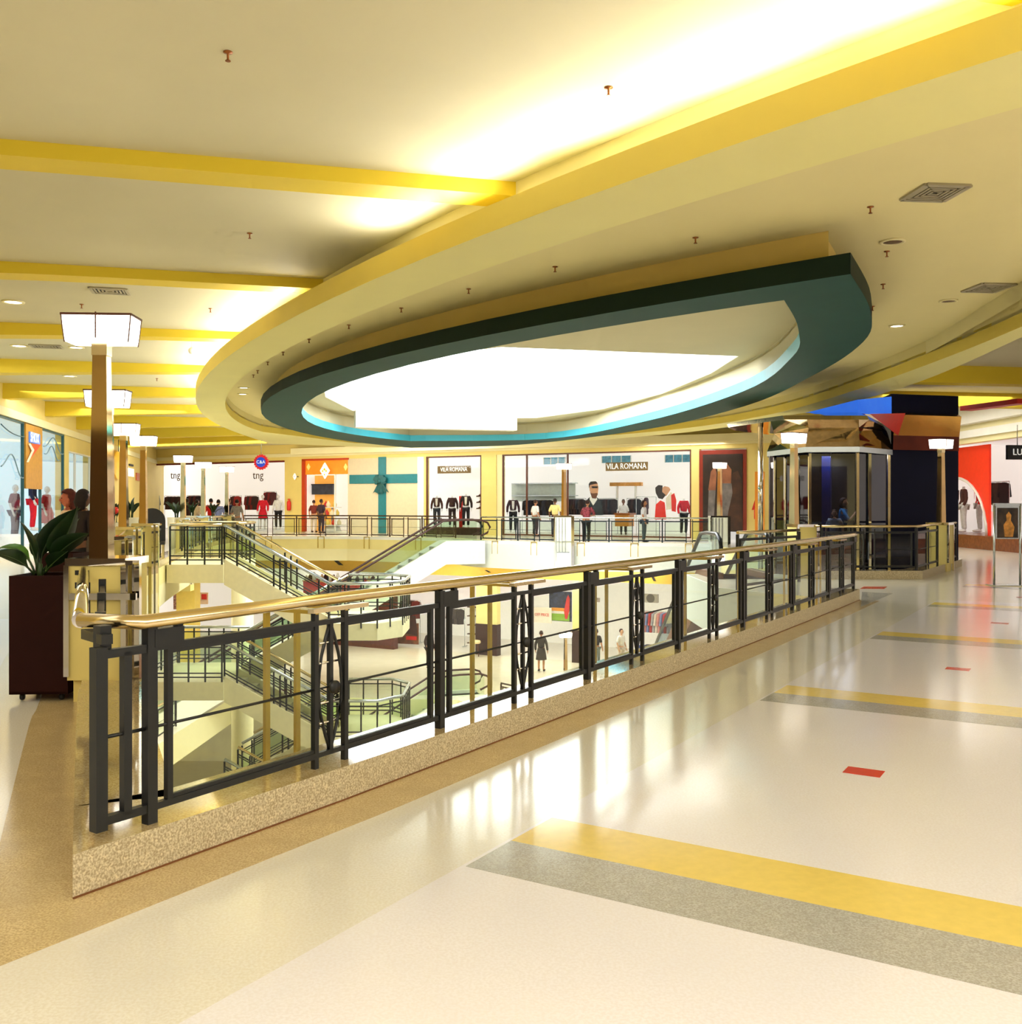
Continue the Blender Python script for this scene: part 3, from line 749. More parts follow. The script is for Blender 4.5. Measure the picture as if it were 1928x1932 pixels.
# ---- far wall
fs = FW.s_
mb = MB()
FW.box(mb, fs(150), fs(1726), 0, .3, ZG, ZC+.02)
for p0, p1 in ((150,281),(537,569),(908,936),(1304,1319),(1408,1726)): FW.box(mb, fs(p0), fs(p1), 0, .3, 0, ZG)
FW.box(mb, fs(936), fs(947), .05, .3, 0, ZG, 1)
FW.box(mb, fs(800), fs(803.5), .0, .3, 0, ZG, 0)
FW.box(mb, fs(150), fs(1726), -.06, 0, ZG+.18, ZG+.36, 1)
FW.box(mb, fs(560), fs(1726), -.5, 0, 4.12, 4.45, 1)
struct('wall_far', mb, [M_wall, M_cream])
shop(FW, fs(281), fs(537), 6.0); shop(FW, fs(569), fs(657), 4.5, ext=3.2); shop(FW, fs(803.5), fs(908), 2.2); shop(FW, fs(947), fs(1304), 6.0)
mb = MB(); FW.box(mb, fs(657), fs(800), -.02, .3, 0, ZG); FW.box(mb, fs(788), fs(800), -.03, -.02, 0, ZG, 1); struct('wall_hoarding', mb, [M_paper, M_white])
window(FW, fs(803.5), fs(908), .30, ZG, m=M_wframe)
mb = MB(); FW.box(mb, fs(803.5), fs(908), -.02, .25, 0, .32); struct('trim_3', mb, [M_brown])
window(FW, fs(947), fs(1304), 0.02, ZG, mull=(fs(993), fs(1070)), m=M_wframe)
mb = MB()
FW.box(mb, fs(281), fs(284), -.03, .1, 0, ZG); FW.box(mb, fs(281), fs(537), -.03, .1, ZG-.09, ZG)
struct('trim_4', mb, [mat('oxblood_frame', (110,18,12), .4)])
# gift ribbon and bow on the hoarding
t = thing('gift_ribbon', 'teal gift ribbon with big bow across the paper-coloured hoarding', 'ribbon', FW.p(fs(721),-.06,2.4), FW.rz)
mb = MB(); FW.pbox(mb, 713.5, 728, 862, 1006, -.05, -.025); mb.build('vertical_band', M_ribbon, t, True)
mb = MB(); FW.pbox(mb, 659, 787, 895, 912, -.055, -.03); mb.build('horizontal_band', M_ribbon, t, True)
mb = MB()
def loop_(cx, cz, w_, h_, rot):
    pts = []; n = 14
    for i in range(n):
        a = 2*PI*i/n; x = w_*(1+math.cos(a))/2*1.0; z = h_*math.sin(a)*(x/w_)**.7
        pts.append((cx+x*math.cos(rot)-z*math.sin(rot), cz+x*math.sin(rot)+z*math.cos(rot)))
    for y0_, y1_ in ((-.16,-.06),):
        vs = [(x,y0_-.06*math.sin(PI*j/n),z) for j,(x,z) in enumerate(pts)]+[(x,y1_+.04,z) for x,z in pts]
        mb.add(vs, [tuple(range(n))]+[(i,(i+1)%n,n+(i+1)%n,n+i) for i in range(n)], 0, False)
zc_ = FW.z_(908, 721)-t.location.z
for rot, w_, h_ in ((2.75,.42,.17),(.35,.40,.17),(2.2,.40,.14),(.95,.36,.13),(3.5,.34,.12),(-.25,.36,.12),(1.6,.30,.12)): loop_(0, zc_, w_, h_, rot)
for a, b in ((-.36,-.62),(.34,-.58),(-.05,-.66)):
    mb.add([(-.08,-.10,zc_),(.08,-.10,zc_),(a+.18,-.07,zc_+b),(a,-.09,zc_+b+.08),(a-.14,-.07,zc_+b)], [(0,1,2,3,4)])
mb.ball((0,-.2,zc_), (.12,.08,.11), 10)
mb.build('bow', mat('teal_ribbon_dark', (10,86,86), .45, var=.25, scale=9), t)
# ---- shop signs
def panel_sign(name, label, fr, px0, px1, py0, py1, v, body, m, ml, size, sx=1.0, frame=None):
    a0, a1 = fr.s_(px0, v), fr.s_(px1, v); pm = (px0+px1)/2; z0, z1 = fr.z_(py1, pm, v), fr.z_(py0, pm, v)
    t = thing(name, label, 'sign', fr.p((a0+a1)/2, v, (z0+z1)/2), fr.rz)
    w_, h_ = (a1-a0), z1-z0
    if m:
        mb = MB(); mb.box((0,0,0), (w_,.06,h_)); mb.build('board', m, t)
    if frame:
        mb = MB()
        for s_ in (-1,1): mb.box((0,-.035,s_*h_/2), (w_+.06,.03,.05)); mb.box((s_*w_/2,-.035,0), (.05,.03,h_))
        mb.build('board_frame', frame, t)
    text('lettering', body, size, ml, t, (0,-.045,0), (PI/2,0,0), .006, sx=sx)
    return t
panel_sign('shop_sign', 'brown sign with white capitals in the narrow menswear window beside the gift hoarding', FW, 826, 888, 879, 893, .3, 'VILA ROMANA', M_sign, M_letter, .30, .78)
panel_sign('shop_sign', 'brown sign with white capitals in the wide menswear window', FW, 1143, 1222, 872, 888, .3, 'VILA ROMANA', M_sign, M_letter, .36, .80)
panel_sign('shop_lettering', 'brown lower-case lettering on the white fashion shop, left of the slim pillar lamps', FW, 318, 346, 888, 906, .05, 'tng', None, M_letterb, .62)
panel_sign('shop_lettering', 'brown lower-case lettering on the white shop beneath the round hanging sign', FW, 474, 502, 888, 906, .05, 'tng', None, M_letterb, .62)
# hanging round sign
p = at(493, 872, 40.0)
t = thing('hanging_sign', 'round hanging sign with scalloped red rim and blue centre', 'sign', p, -.15)
mb = MB(); n = 36; r_ = lambda i: .30+.022*math.cos(i*PI)
vs = [(r_(i)*math.cos(2*PI*i/n),-.05,r_(i)*math.sin(2*PI*i/n)) for i in range(n)]+[(r_(i)*math.cos(2*PI*i/n),.05,r_(i)*math.sin(2*PI*i/n)) for i in range(n)]
mb.add(vs, [tuple(range(n)), tuple(range(n,2*n))]+[(i,(i+1)%n,n+(i+1)%n,n+i) for i in range(n)]); mb.build('rim', mat('sign_red',(224,20,40),.4,emit=.3), t)
mb = MB(); mb.add([(.205*math.cos(2*PI*i/n),-.055,.205*math.sin(2*PI*i/n)) for i in range(n)], [tuple(range(n))]); mb.build('disc', mat('sign_blue',(24,70,216),.4,emit=.4), t)
text('lettering', 'C&A', .19, M_letter, t, (0,-.06,0), (PI/2,0,0), .004)
mb = MB(); mb.tube([(0,0,.3),(0,0,ZC-p.z)], .012, 6); mb.build('hanger_rod', M_silver, t)
# orange shop header with diamond signs
t = thing('shop_header', 'orange shop fascia with small pale diamonds', 'shop header', FW.p(fs(613),.05,3.4), FW.rz)
mb = MB(); FW.pbox(mb, 570, 657, 868, 895, .0, .12); mb.build('board', M_orange, t, True)
mb = MB(); FW.pbox(mb, 569, 575, 868, 1003, -.06, .1); FW.pbox(mb, 569, 657, 865, 868.5, -.06, .1); mb.build('portal_frame', mat('portal_red',(196,58,8),.4), t, True)
M_pale = mat('pale_gold', (250,214,120), .4, emit=.3)
for pxx in (582, 652):
    mb = MB(); c = FW.pp(pxx, 881, -.005); dx = FW.d*.13; mb.poly([c+Vector((-dx.x,-dx.y,0)), c+Vector((0,0,-.2)), c+Vector((dx.x,dx.y,0)), c+Vector((0,0,.2))]); mb.build('small_diamond', M_pale, t, True)
def diamond(label, px, py, v, hw, hh, m1, m2):
    c = FW.pp(px, py, v); t = thing('diamond_sign', label, 'sign', c, FW.rz)
    mb = MB(); mb.add([(-hw,-.04,0),(0,-.04,-hh),(hw,-.04,0),(0,-.04,hh),(-hw,.04,0),(0,.04,-hh),(hw,.04,0),(0,.04,hh)], [(0,1,2,3),(7,6,5,4),(0,4,5,1),(1,5,6,2),(2,6,7,3),(3,7,4,0)]); mb.build('board', m1, t)
    mb = MB()
    for a, b, s_ in ((0,.18,.5),(-.38,-.02,.42),(.38,-.02,.42),(0,-.48,.35)):
        x, z, q = a*hw, b*hh, s_*hw*.5; mb.poly([(x-q,-.046,z-q*.4),(x,-.046,z-q*1.2),(x+q,-.046,z-q*.4),(x,-.046,z+q*1.3)])
    mb.build('emblem_marks', m2, t)  # flat emblem shapes on the board, not a frame
    mb = MB(); mb.bar((0,0.04,0),(0,.29,0),.04,.04); mb.build('wall_bracket', M_dark, t)
diamond('white diamond sign with gold emblem over the orange shop entrance', 613, 888, -.35, .30, .42, M_letter, mat('emblem_gold',(248,190,20),.4,emit=.3))
diamond('small white diamond sign edge-on by the yellow pier', 556, 899, -.3, .10, .17, M_letter, M_red)
# framed poster by the lift
t = thing('framed_poster', 'large dark fashion poster in a red-brown frame beside the glass lift', 'poster', FW.p(fs(1363),0,2), FW.rz)
mb = MB(); FW.pbox(mb, 1319, 1408, 849, 1003, -.05, .1); mb.build('frame', mat('frame_mahogany',(138,40,14),.35,var=.1), t, True)
M_poster = mat('poster_dark', (44,26,16), .4, var=.5, scale=2.2)
mb = MB(); FW.pbox(mb, 1326, 1401, 857, 1003, -.07, -.04); mb.build('print', M_poster, t, True)
def sil(name, m, pts, v, parent, fr=FW):
    mb = MB(); f = [fr.pp(x, y, v) for x, y in pts]; mb.poly(f); return mb.build(name, m, parent, True)
M_p1 = mat('poster_skin', (150,92,60), .5, var=.3, scale=3); M_p2 = mat('poster_denim', (120,112,108), .5, var=.3, scale=4); M_p3 = mat('poster_coat', (70,40,24), .5, var=.4, scale=3)
sil('printed_coat', M_p3, [(1374,1000),(1371,950),(1376,905),(1383,892),(1392,888),(1399,905),(1401,1000)], -.075, t)
sil('printed_figure', M_p1, [(1336,925),(1341,890),(1348,880),(1352,892),(1350,925)], -.076, t)
sil('printed_figure', M_p2, [(1334,1000),(1337,925),(1350,925),(1348,960),(1345,1000)], -.077, t)
sil('printed_figure', M_p1, [(1362,912),(1363,882),(1371,874),(1380,886),(1379,912)], -.078, t)
sil('printed_figure', M_p2, [(1360,1000),(1363,912),(1380,912),(1382,930),(1374,965),(1369,1000)], -.079, t)
# extinguisher and triangle sign on the pier right of it
t = thing('fire_extinguisher', 'red fire extinguisher on the yellow pier beside the framed poster', 'extinguisher', FW.pp(1427,968,-.12), FW.rz)
mb = MB(); mb.lathe([(.0,-.26),(.09,-.25),(.1,-.2),(.1,.12),(.06,.2),(.03,.22)], (0,0,0), 12); mb.build('cylinder', M_red, t)
mb = MB(); mb.box((0,0,.25), (.14,.04,.05)); mb.tube([(.04,-.03,.24),(.13,-.05,.1),(.1,-.06,-.1)], .015, 6); mb.build('valve', M_black, t)
t = tag(sil('wall_sign_arrow', M_red, [(1418,962),(1425,940),(1429,962)], -.02, None), 'red triangular wall marker above the fire extinguisher', 'sign')
t = thing('fire_extinguisher', 'red fire extinguisher on the yellow pier beside the orange shop', 'extinguisher', FW.pp(545,953,-.12), FW.rz)
mb = MB(); mb.lathe([(.0,-.3),(.1,-.28),(.11,-.2),(.11,.16),(.06,.24),(.03,.27)], (0,0,0), 12); mb.build('cylinder', M_red, t)
mb = MB(); mb.box((0,0,.31), (.14,.05,.06)); mb.build('valve', M_red, t)
# interior fittings: menswear window two
def pboxthing(name, label, cat, fr, px0, px1, py0, py1, v0, v1, m, group=None):
    mb = MB(); fr.pbox(mb, px0, px1, py0, py1, v0, v1); return mb
for i, (a, b, c, d) in enumerate(((1025,1066,863,876),(1135,1190,860,873),(1254,1303,858,872))):
    t = thing('shelf_window', 'small blue-paned high panel in the menswear shop, '+['by the slim lamp post','above the brown sign of the wide window','in the corner by the framed poster'][i], 'panel', FW.pp((a+b)/2,c,2.4), FW.rz, 'high blue panels in the menswear shop')
    mb = MB(); FW.pbox(mb, a, b, c, d, 2.4, 2.5); mb.build('backing', mat('blue_pane',(92,160,188),.3,var=.3,scale=6), t, True)
    mb = MB()
    for k in range(4):
        x = a+(b-a)*k/3; FW.pbox(mb, x-.6, x+.6, c, d, 2.36, 2.4)
    mb.build('pane_frame', M_white, t, True)
t = thing('wall_shelf', 'long wall shelving behind the suits in the menswear shop', 'shelf', FW.pp(1030,915,4.5), FW.rz)
mb = MB(); FW.pbox(mb, 965, 1085, 911, 913, 4.2, 4.6); FW.pbox(mb, 965, 1085, 934, 936, 4.2, 4.6); mb.build('board', M_silver, t, True)
mb = MB(); FW.pbox(mb, 965, 1085, 913, 946, 4.6, 4.65); mb.build('back_panel', mat('shelf_glass',(226,236,220),.3), t, True)
t = thing('service_counter', 'wooden service counter in the menswear shop under the orange shelf', 'counter', FW.pp(1172,990,3.0), FW.rz)
M_wood = mat('counter_wood', (212,140,54), .35, var=.15, scale=3, stretch=(1,1,8))
mb = MB(); FW.pbox(mb, 1160, 1186, 971, 993, 2.6, 3.3); mb.build('body', M_wood, t, True)
mb = MB(); FW.pbox(mb, 1158, 1188, 968, 971.5, 2.55, 3.35); mb.build('top', mat('counter_top',(150,84,26),.3), t, True)
t = thing('display_shelf', 'orange topped white display unit in the menswear shop', 'shelf', FW.pp(1180,915,5.2), FW.rz)
mb = MB(); FW.pbox(mb, 1150, 1209, 910, 917, 5.0, 5.3); mb.build('top_board', mat('shelf_ochre',(206,140,40),.4,var=.3,scale=2), t, True)
mb = MB(); FW.pbox(mb, 1162, 1164, 917, 960, 5.0, 5.2); FW.pbox(mb, 1197, 1199, 917, 960, 5.0, 5.2); mb.build('side_frame', M_white, t, True)
# posters inside the wide menswear window
M_pskin = mat('photo_skin', (206,150,112), .5, var=.12, scale=6); M_phair = mat('photo_hair', (44,28,22), .5); M_pwhite = mat('photo_white', (240,236,228), .5)
t = thing('window_poster', 'cut-out poster of a bearded man in sunglasses inside the menswear window', 'poster', FW.pp(1118,930,.8), FW.rz)
sil('printed_suit', mat('photo_navy',(26,32,36),.5), [(1100,972),(1104,946),(1112,938),(1126,938),(1134,946),(1138,972)], .80, t)
sil('printed_shirt', M_pwhite, [(1112,942),(1119,954),(1127,942),(1124,936),(1113,936)], .795, t)
sil('printed_face', M_pskin, [(1112,924),(1112,914),(1118,910),(1127,911),(1129,920),(1128,931),(1124,938),(1116,936)], .79, t)
sil('printed_hair', M_phair, [(1111,922),(1110.5,913),(1114,908.5),(1124,908),(1128,912),(1120,913.5),(1113,915)], .785, t)
sil('printed_beard', mat('photo_beard',(110,66,44),.5), [(1113,929),(1118,931),(1126,930),(1128,932),(1124,941),(1117,940)], .784, t)
sil('printed_sunglasses', M_black, [(1116,917.5),(1128,917.5),(1127,921),(1117,921)], .78, t)
t = thing('window_poster', 'cut-out poster of a man in a red coat looking sideways in the menswear window', 'poster', FW.pp(1252,960,.8), FW.rz)
sil('printed_coat', M_red, [(1235,980),(1237,952),(1246,944),(1254,948),(1257,980)], .80, t)
sil('printed_sweater', mat('photo_cream',(226,214,190),.5), [(1257,962),(1256,940),(1266,928),(1270,934),(1268,960)], .798, t)
sil('printed_sleeve', M_red, [(1267,964),(1266,934),(1272,930),(1276,944),(1275,966)], .796, t)
sil('printed_face', M_pskin, [(1246,934),(1247,922),(1254,917),(1262,919),(1265,924),(1257,936)], .79, t)
sil('printed_hair', M_phair, [(1237,930),(1236,920),(1242,915),(1250,916),(1249,928),(1256,934),(1250,942),(1242,940)], .785, t)
# orange shop interior
t = thing('wall_screen', 'dark panelled display high inside the orange shop', 'display', FW.pp(607,922,3.5), FW.rz)
mb = MB(); FW.pbox(mb, 588, 627, 915, 933, 2.2, 2.4); mb.build('panel', mat('screen_dark',(40,44,52),.3,var=.5,scale=4), t, True)
mb = MB(); FW.pbox(mb, 586, 629, 913, 915, 2.18, 2.4); mb.build('top_trim', M_black, t, True)
mb = MB(); FW.pbox(mb, 577, 631, 897, 1002, 2.5, 2.6); o = struct('wall_shop_back', mb, [mat('shop_amber_glow',(250,176,70),.5,var=.15,scale=1.2,emit=.3)])  # amber back wall with a glow of its own for the lit interior
M_disp = [mat('pack_gold',(250,206,90),.4,var=.2), mat('pack_red',(208,40,24),.4), mat('pack_cream',(250,234,190),.5)]
t = thing('round_display', 'tiered white display stand at the orange shop entrance', 'display stand', FW.pp(627,1000,.8), FW.rz)
mb = MB()
for z, r in ((.35,.75),(.85,.6),(1.3,.48)): mb.lathe([(0,z),(r,z),(r,z+.04),(0,z+.04)], (0,0,-FW.z_(1000,627,.8)), 18)
mb.build('tier_board', M_white, t)
mb = MB(); mb.lathe([(0,.015),(.5,.015),(.4,.3),(.06,.35),(.06,1.3),(0,1.3)], (0,0,-FW.z_(1000,627,.8)), 14); mb.build('stem', M_white, t)
gi = 0; base = FW.pp(627,1000,.8)
for z, r, n in ((.39,.6,6),(.89,.46,5),(1.34,.34,3)):
    for i in range(n):
        a = PI+PI*(i+.5)/n; m = M_disp[(i+int(z*10)) % 3]; x, y = r*math.cos(a), r*math.sin(a)
        R = Matrix.Rotation(FW.rz, 3, 'Z'); q = R@Vector((x,y,0))
        mb = MB(); mb.lathe([(.05,0),(.11,.03),(.12,.15),(.07,.24),(.02,.3),(.04,.33)], (0,0,0), 8)
        o = mb.build('gift_bag', m); o.location = (base.x+q.x, base.y+q.y, z+.004)
        tag(o, ['gold','red','cream'][(i+int(z*10)) % 3]+' gift bag, '+ORD[i]+' along the '+{.39:'lowest',.89:'middle',1.34:'top'}[z]+' tier of the orange shop display', 'gift bag', 'gift bags on the tiered display'); gi += 1
window(FW, fs(630), fs(657), .02, 3.3, m=M_white)
# ---- left wall with its shops
ls = LW.s_
mb = MB()
LW.box(mb, -22, 36, 0, .3, ZG, ZC+.02); LW.box(mb, -22, 36, -.05, 0, ZG+.0, ZG+.22, 1)
LW.box(mb, -22, ls(-260), 0, .3, 0, ZG); LW.box(mb, ls(122), ls(130), 0, .3, 0, ZG); LW.box(mb, ls(172), 36, 0, .3, 0, ZG)
LW.box(mb, ls(130), ls(172), 0.02, .3, 3.35, ZG)
struct('wall_left', mb, [M_wall, M_cream])
shop(LW, ls(-260), ls(172)+3, 5.0, ext=0, mw=mat('shop_ice_glow',(222,240,248),.5,emit=.4,ergb=(222,240,250)))  # pale blue walls glow to stand in for shop lighting
M_thin = mat('frame_petrol', (40,90,96), .4)
window(LW, ls(-260), ls(47), .25, ZG, mull=(ls(-90),), m=M_thin, fw_=.05, gl=M_wglass)
window(LW, ls(79), ls(122), .25, ZG, m=M_thin, fw_=.05)
window(LW, ls(130), ls(172), .1, 3.35, mull=(ls(144),), m=M_white, fw_=.05)
mb = MB(); LW.box(mb, ls(-260), ls(172), -.03, 4.9, 0.002, .27); struct('trim_5', mb, [M_white])
t = thing('shop_pylon', 'ochre pylon with blue lettered sign and orange arrow in the aisle shopfront', 'sign', LW.p(ls(63),0,2.8), LW.rz)
mb = MB(); LW.box(mb, ls(47.5), ls(78.5), -.02, .12, 1.95, ZG-.03); mb.build('board', mat('pylon_ochre',(196,140,40),.4,var=.1), t, True)
mb = MB(); LW.pbox(mb, 56, 76, 817, 837, -.05, -.02); mb.build('sign_plate', mat('sign_azure',(92,140,232),.4,emit=.2), t, True)
q = LW.pp(66, 827, -.07); text('lettering', 'SHOX', .42, M_letter, t, Matrix.Rotation(-LW.rz,3,'Z')@(q-t.location), (PI/2,0,0), .004, sx=.9)
M_arrow = mat('arrow_orange',(250,70,20),.4,emit=.2)
sil('arrow', M_arrow, [(58,838),(78,838),(58,866),(64,850)], -.05, t, LW)
sil('arrow_edge', mat('arrow_cream',(250,226,190),.4,emit=.2), [(54,838),(57,836),(65,849),(54,872),(50,872),(60,850)], -.06, t, LW)
# curling line decoration on the shop glass
for i, (x0, x1, y0_, amp, nm) in enumerate(((2,44,880,20,'on the nearest pane of the aisle shop'),(82,120,842,12,'high on the pane right of the ochre pylon'),(84,112,856,10,'below the other curl right of the ochre pylon'))):
    mb = MB(); pts = []
    for j in range(25):
        u = j/24; pts.append(LW.pp(x0+(x1-x0)*u, y0_-amp*math.sin(PI*u*1.4)+6*math.sin(u*9), .005))
    mb.tube(pts, .018, 5); o = mb.build('window_decal', mat('decal_grey_blue',(128,158,172),.5)); tag(o, 'thin curling line decal '+nm, 'decal', 'curling decals on the aisle shop glass')
mb = MB(); pts = [LW.pp(2+44*(j/16), 800+24*(1-(1-j/16)**2), .005) for j in range(17)]; mb.tube(pts, .016, 5)
tag(mb.build('window_decal', M_thin), 'dark drooping curve decal at the top of the aisle shop glass', 'decal', 'curling decals on the aisle shop glass')
# things on the far end of the left wall
t = thing('round_banner', 'round yellow banner hanging by the second chrome lamp post', 'banner', LW.p(ls(218),-.1,3.3), LW.rz)
mb = MB(); n = 20; mb.add([LW.p(ls(218)+1.3*math.cos(2*PI*i/n),-.12,LW.z_(878,218)+.62*math.sin(2*PI*i/n)) for i in range(n)], [tuple(range(n))]); mb.build('disc', mat('banner_amber',(252,196,20),.4,var=.1,emit=.3), t, True)
mb = MB(); c = LW.p(ls(218),-.12,LW.z_(878,218)); mb.tube([c+Vector((0,0,.6)), Vector((c.x,c.y,ZC))], .015, 5); mb.build('cord', M_dark, t, True)
for i, (x0, x1, y0_, y1_, m, lab) in enumerate(((245,252,876,879.5,M_black,'small black plaque on the yellow end wall'),(244,253,884,899,M_letter,'white notice panel under the black plaque on the end wall'),(258,268,893,907,mat('notice_rust',(196,96,40),.5),'rust coloured notice on the yellow end wall'))):
    mb = MB(); LW.pbox(mb, x0, x1, y0_, y1_, -.06, 0); tag(mb.build('wall_notice', m), lab, 'notice', 'notices on the yellow end wall')
# ---- right shops
rs = RW.s_
mb = MB()
RW.box(mb, -4, 26, 0, .3, 3.57, 4.7); RW.box(mb, -4, 26, -.12, 0, 3.75, 4.0, 1); RW.box(mb, -4, 26, -.3, 0, 4.2, 4.7, 1)
RW.box(mb, -4, -2.9, 0, .3, 0, 3.57)
struct('wall_right', mb, [M_cream, M_white])
shop(RW, -2.9, 26, 5, zc=3.7, ext=0)
mb = MB(); RW.box(mb, -2.8, 26, -.05, 4.9, 0.002, .45); struct('trim_6', mb, [M_granite])
t = thing('arched_wall_panel', 'red shop wall panel with a white arched niche', 'wall panel', RW.p(rs(1838),.4,2), RW.rz)
mb = MB(); a0, a1 = rs(1802,.35), rs(1866,.35); pts = [(a0,3.5)]
ca = rs(1803,.35); ra = rs(1864,.35)-ca; zt_ = RW.z_(900,1810)
for j in range(9):
    an = PI/2*(1-j/8); pts.append((ca+ra*math.cos(an)*.98, .45+(zt_-.45)*math.sin(an)))
pts += [(a1,.45),(a1,3.5)]
mb.add([RW.p(a,.35,z) for a, z in pts]+[RW.p(a,.42,z) for a, z in pts], [tuple(range(len(pts))), tuple(range(2*len(pts)-1,len(pts)-1,-1))]+[(i,(i+1)%len(pts),len(pts)+(i+1)%len(pts),len(pts)+i) for i in range(len(pts))])
mb.build('board', M_redwall, t, True)
mb = MB(); mb.tube([RW.p(a,.33,z) for a, z in pts[1:10]], .05, 6); mb.build('arch_trim', M_white, t, True)
mb = MB(); RW.box(mb, rs(1838), rs(1872), .5, 1.1, .45, 1.25); tag(mb.build('display_plinth', M_shopglow), 'white display plinth under the red jackets', 'plinth')
p = at(1926, 853.5, 25.0)
t = thing('hanging_sign', 'black hanging sign with white capitals cut by the photo edge', 'sign', p, .12)
mb = MB(); mb.box((0,0,0), (.78,.08,.37)); mb.build('board', M_black, t)
text('lettering', 'LUIGI', .23, M_letter, t, (0.02,-.05,0), (PI/2,0,0), .006)
mb = MB(); mb.tube([(-.1,0,.18),(-.1,0,.7)], .01, 5); mb.build('hanger_rod', M_silver, t)
mb = MB(); mb.tube([(.2,0,.18),(.2,0,.7)], .01, 5); mb.build('hanger_rod', M_silver, t)
# poster stand
p = onz(1900, 1105, 0)
t = thing('poster_stand', 'silver floor stand holding a dark poster near the red shop', 'poster stand', p, .08)
mb = MB()
for s_ in (-1,1): mb.tube([(s_*.25,0,.02),(s_*.25,0,1.5)], .02, 8)
mb.bar((-.27,0,1.49),(.27,0,1.49),.03,.05); mb.build('stand_frame', M_silver, t)
mb = MB(); mb.bx(-.32,.32,-.17,.17,0,.02); mb.build('base', M_silver, t)
mb = MB(); mb.bx(-.225,.225,-.012,.012,.86,1.47); fr_ = mb.build('poster_holder', M_silver, t)
mb = MB(); mb.bx(-.2,.2,-.016,-.012,.88,1.43); mb.build('print', mat('poster_amber',(60,44,30),.35,var=.9,scale=5), fr_)
mb = MB(); mb.add([(-.06,-.018,.90),(.1,-.018,.90),(.13,-.018,1.08),(.06,-.018,1.2),(.07,-.018,1.3),(.02,-.018,1.36),(-.03,-.018,1.3),(-.02,-.018,1.2),(-.08,-.018,1.12)], [tuple(range(9))]); mb.build('printed_figure', mat('poster_gold',(214,146,62),.4,var=.35,scale=14), fr_)
# ---- storey below: bulkhead, shops, columns
mb = MB(); LF.box(mb, LF.s_(200), LF.s_(1900), 0, .3, -2.05, -.92, 0); struct('wall_lower_far', mb, [mat('bulkhead_amber',(242,200,80),.5,var=.03)])
shop(LF, LF.s_(560), LF.s_(1500), 5, zc=-2.0, z0=ZL, mw=mat('lower_shop_glow',(250,244,236),.6,emit=.30,var=.03))  # lower shop walls glow in place of interior lamps
mb = MB(); mb.bx(-22,-21.7,10,62,ZL,-.92); struct('wall_lower_left', mb, [M_shopglow])  # self-glowing shop white keeps this wall from going grey
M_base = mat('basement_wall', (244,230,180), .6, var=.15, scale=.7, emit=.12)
mb = MB(); mb.bx(-24,-23.7,5,62,2*ZL,ZL-.9); mb.bx(-24,20,50,50.3,2*ZL,ZL-.9); struct('wall_basement', mb, [M_base])
mb = MB(); LF.box(mb, LF.s_(200), LF.s_(560), 0, .3, ZL, -2.05); struct('wall_lower_far', mb, [M_shopglow])
for i, (x0, x1) in enumerate(((905,944),(1086,1098))):
    mb = MB(); LF.box(mb, LF.s_(x0), LF.s_(x1), -.35, 0, ZL+1.5, -2.05, 0); LF.box(mb, LF.s_(x0)-.02, LF.s_(x1)+.02, -.38, 0, ZL, ZL+1.5, 1); struct('column', mb, [M_fasc, M_brown])
for i, (a, b, c, d) in enumerate(((626,648,1054,1066),(752,775,1060,1073),(915,927,1076,1080),(1225,1238,1080,1096),(480,545,1048,1060))):
    mb = MB(); u0, u1 = LF.s_(a), LF.s_(b); z1, z0 = LF.z_(c,(a+b)/2), LF.z_(d,(a+b)/2); h_ = (z1-z0)
    mb.add([LF.p(u0,-.04,z1),LF.p(u0+(u1-u0)*.35,-.04,z1),LF.p(u1,-.04,z0),LF.p(u0+(u1-u0)*.65,-.04,z0)], [(0,1,2,3)]); mb.add([LF.p(u0,-.0,z1),LF.p(u0+(u1-u0)*.35,-.0,z1),LF.p(u1,-.0,z0),LF.p(u0+(u1-u0)*.65,-.0,z0)], [(0,1,2,3)])
    o = mb.build('air_vent', M_black); tag(o, 'dark slanted air vent on the amber bulkhead, '+['below the gift-wrapped hoarding','crossed by the escalator handrail','above the yellow lower column','above the clothes rails below','behind the upper stair flight'][i], 'vent', 'vents on the amber bulkhead')
mb = MB()
mb.lathe([(.31,-2*5.8),(.31,-.95)], (-7.75,28.3,0), 24); struct('column', mb, [mat('column_ivory',(236,224,168),.5,var=.02)])
for (x, y) in ((-13.5,30),(-12.5,38),(-17,34)):
    mb = MB(); mb.bx(x-.35,x+.35,y-.35,y+.35,ZL,-.92); struct('column', mb, [mat('column_gold',(238,206,96),.5,var=.03)])
# lower displays
t = thing('sports_poster', 'large bright sports poster on the lower shop wall', 'poster', LF.pp(1058,1150,2), LF.rz)
mb = MB(); LF.pbox(mb, 1036, 1078, 1116, 1172, 1.9, 1.95); mb.build('print', mat('poster_navy',(50,60,90),.5,var=.7,scale=7), t, True)
mb = MB(); LF.pbox(mb, 1040, 1074, 1147, 1153, 1.87, 1.9); mb.build('printed_orange_band', mat('poster_orange',(244,160,50),.5), t, True)
mb = MB(); LF.pbox(mb, 1040, 1074, 1153, 1158, 1.87, 1.9); mb.build('printed_white_band', M_pwhite, t, True)
mb = MB(); LF.pbox(mb, 1036, 1074, 1158, 1171, 1.87, 1.9); mb.build('printed_green_band', mat('poster_green',(150,196,70),.5), t, True)
sil('printed_player', mat('poster_red',(232,60,60),.5), [(1066,1168),(1064,1152),(1069,1128),(1072,1122),(1075,1130),(1074,1152),(1070,1168)], 1.85, t, LF)
t = thing('sale_banner', 'pale sale banner with red lettering in the lower shop', 'banner', LF.pp(1022,1160,1.6), LF.rz)
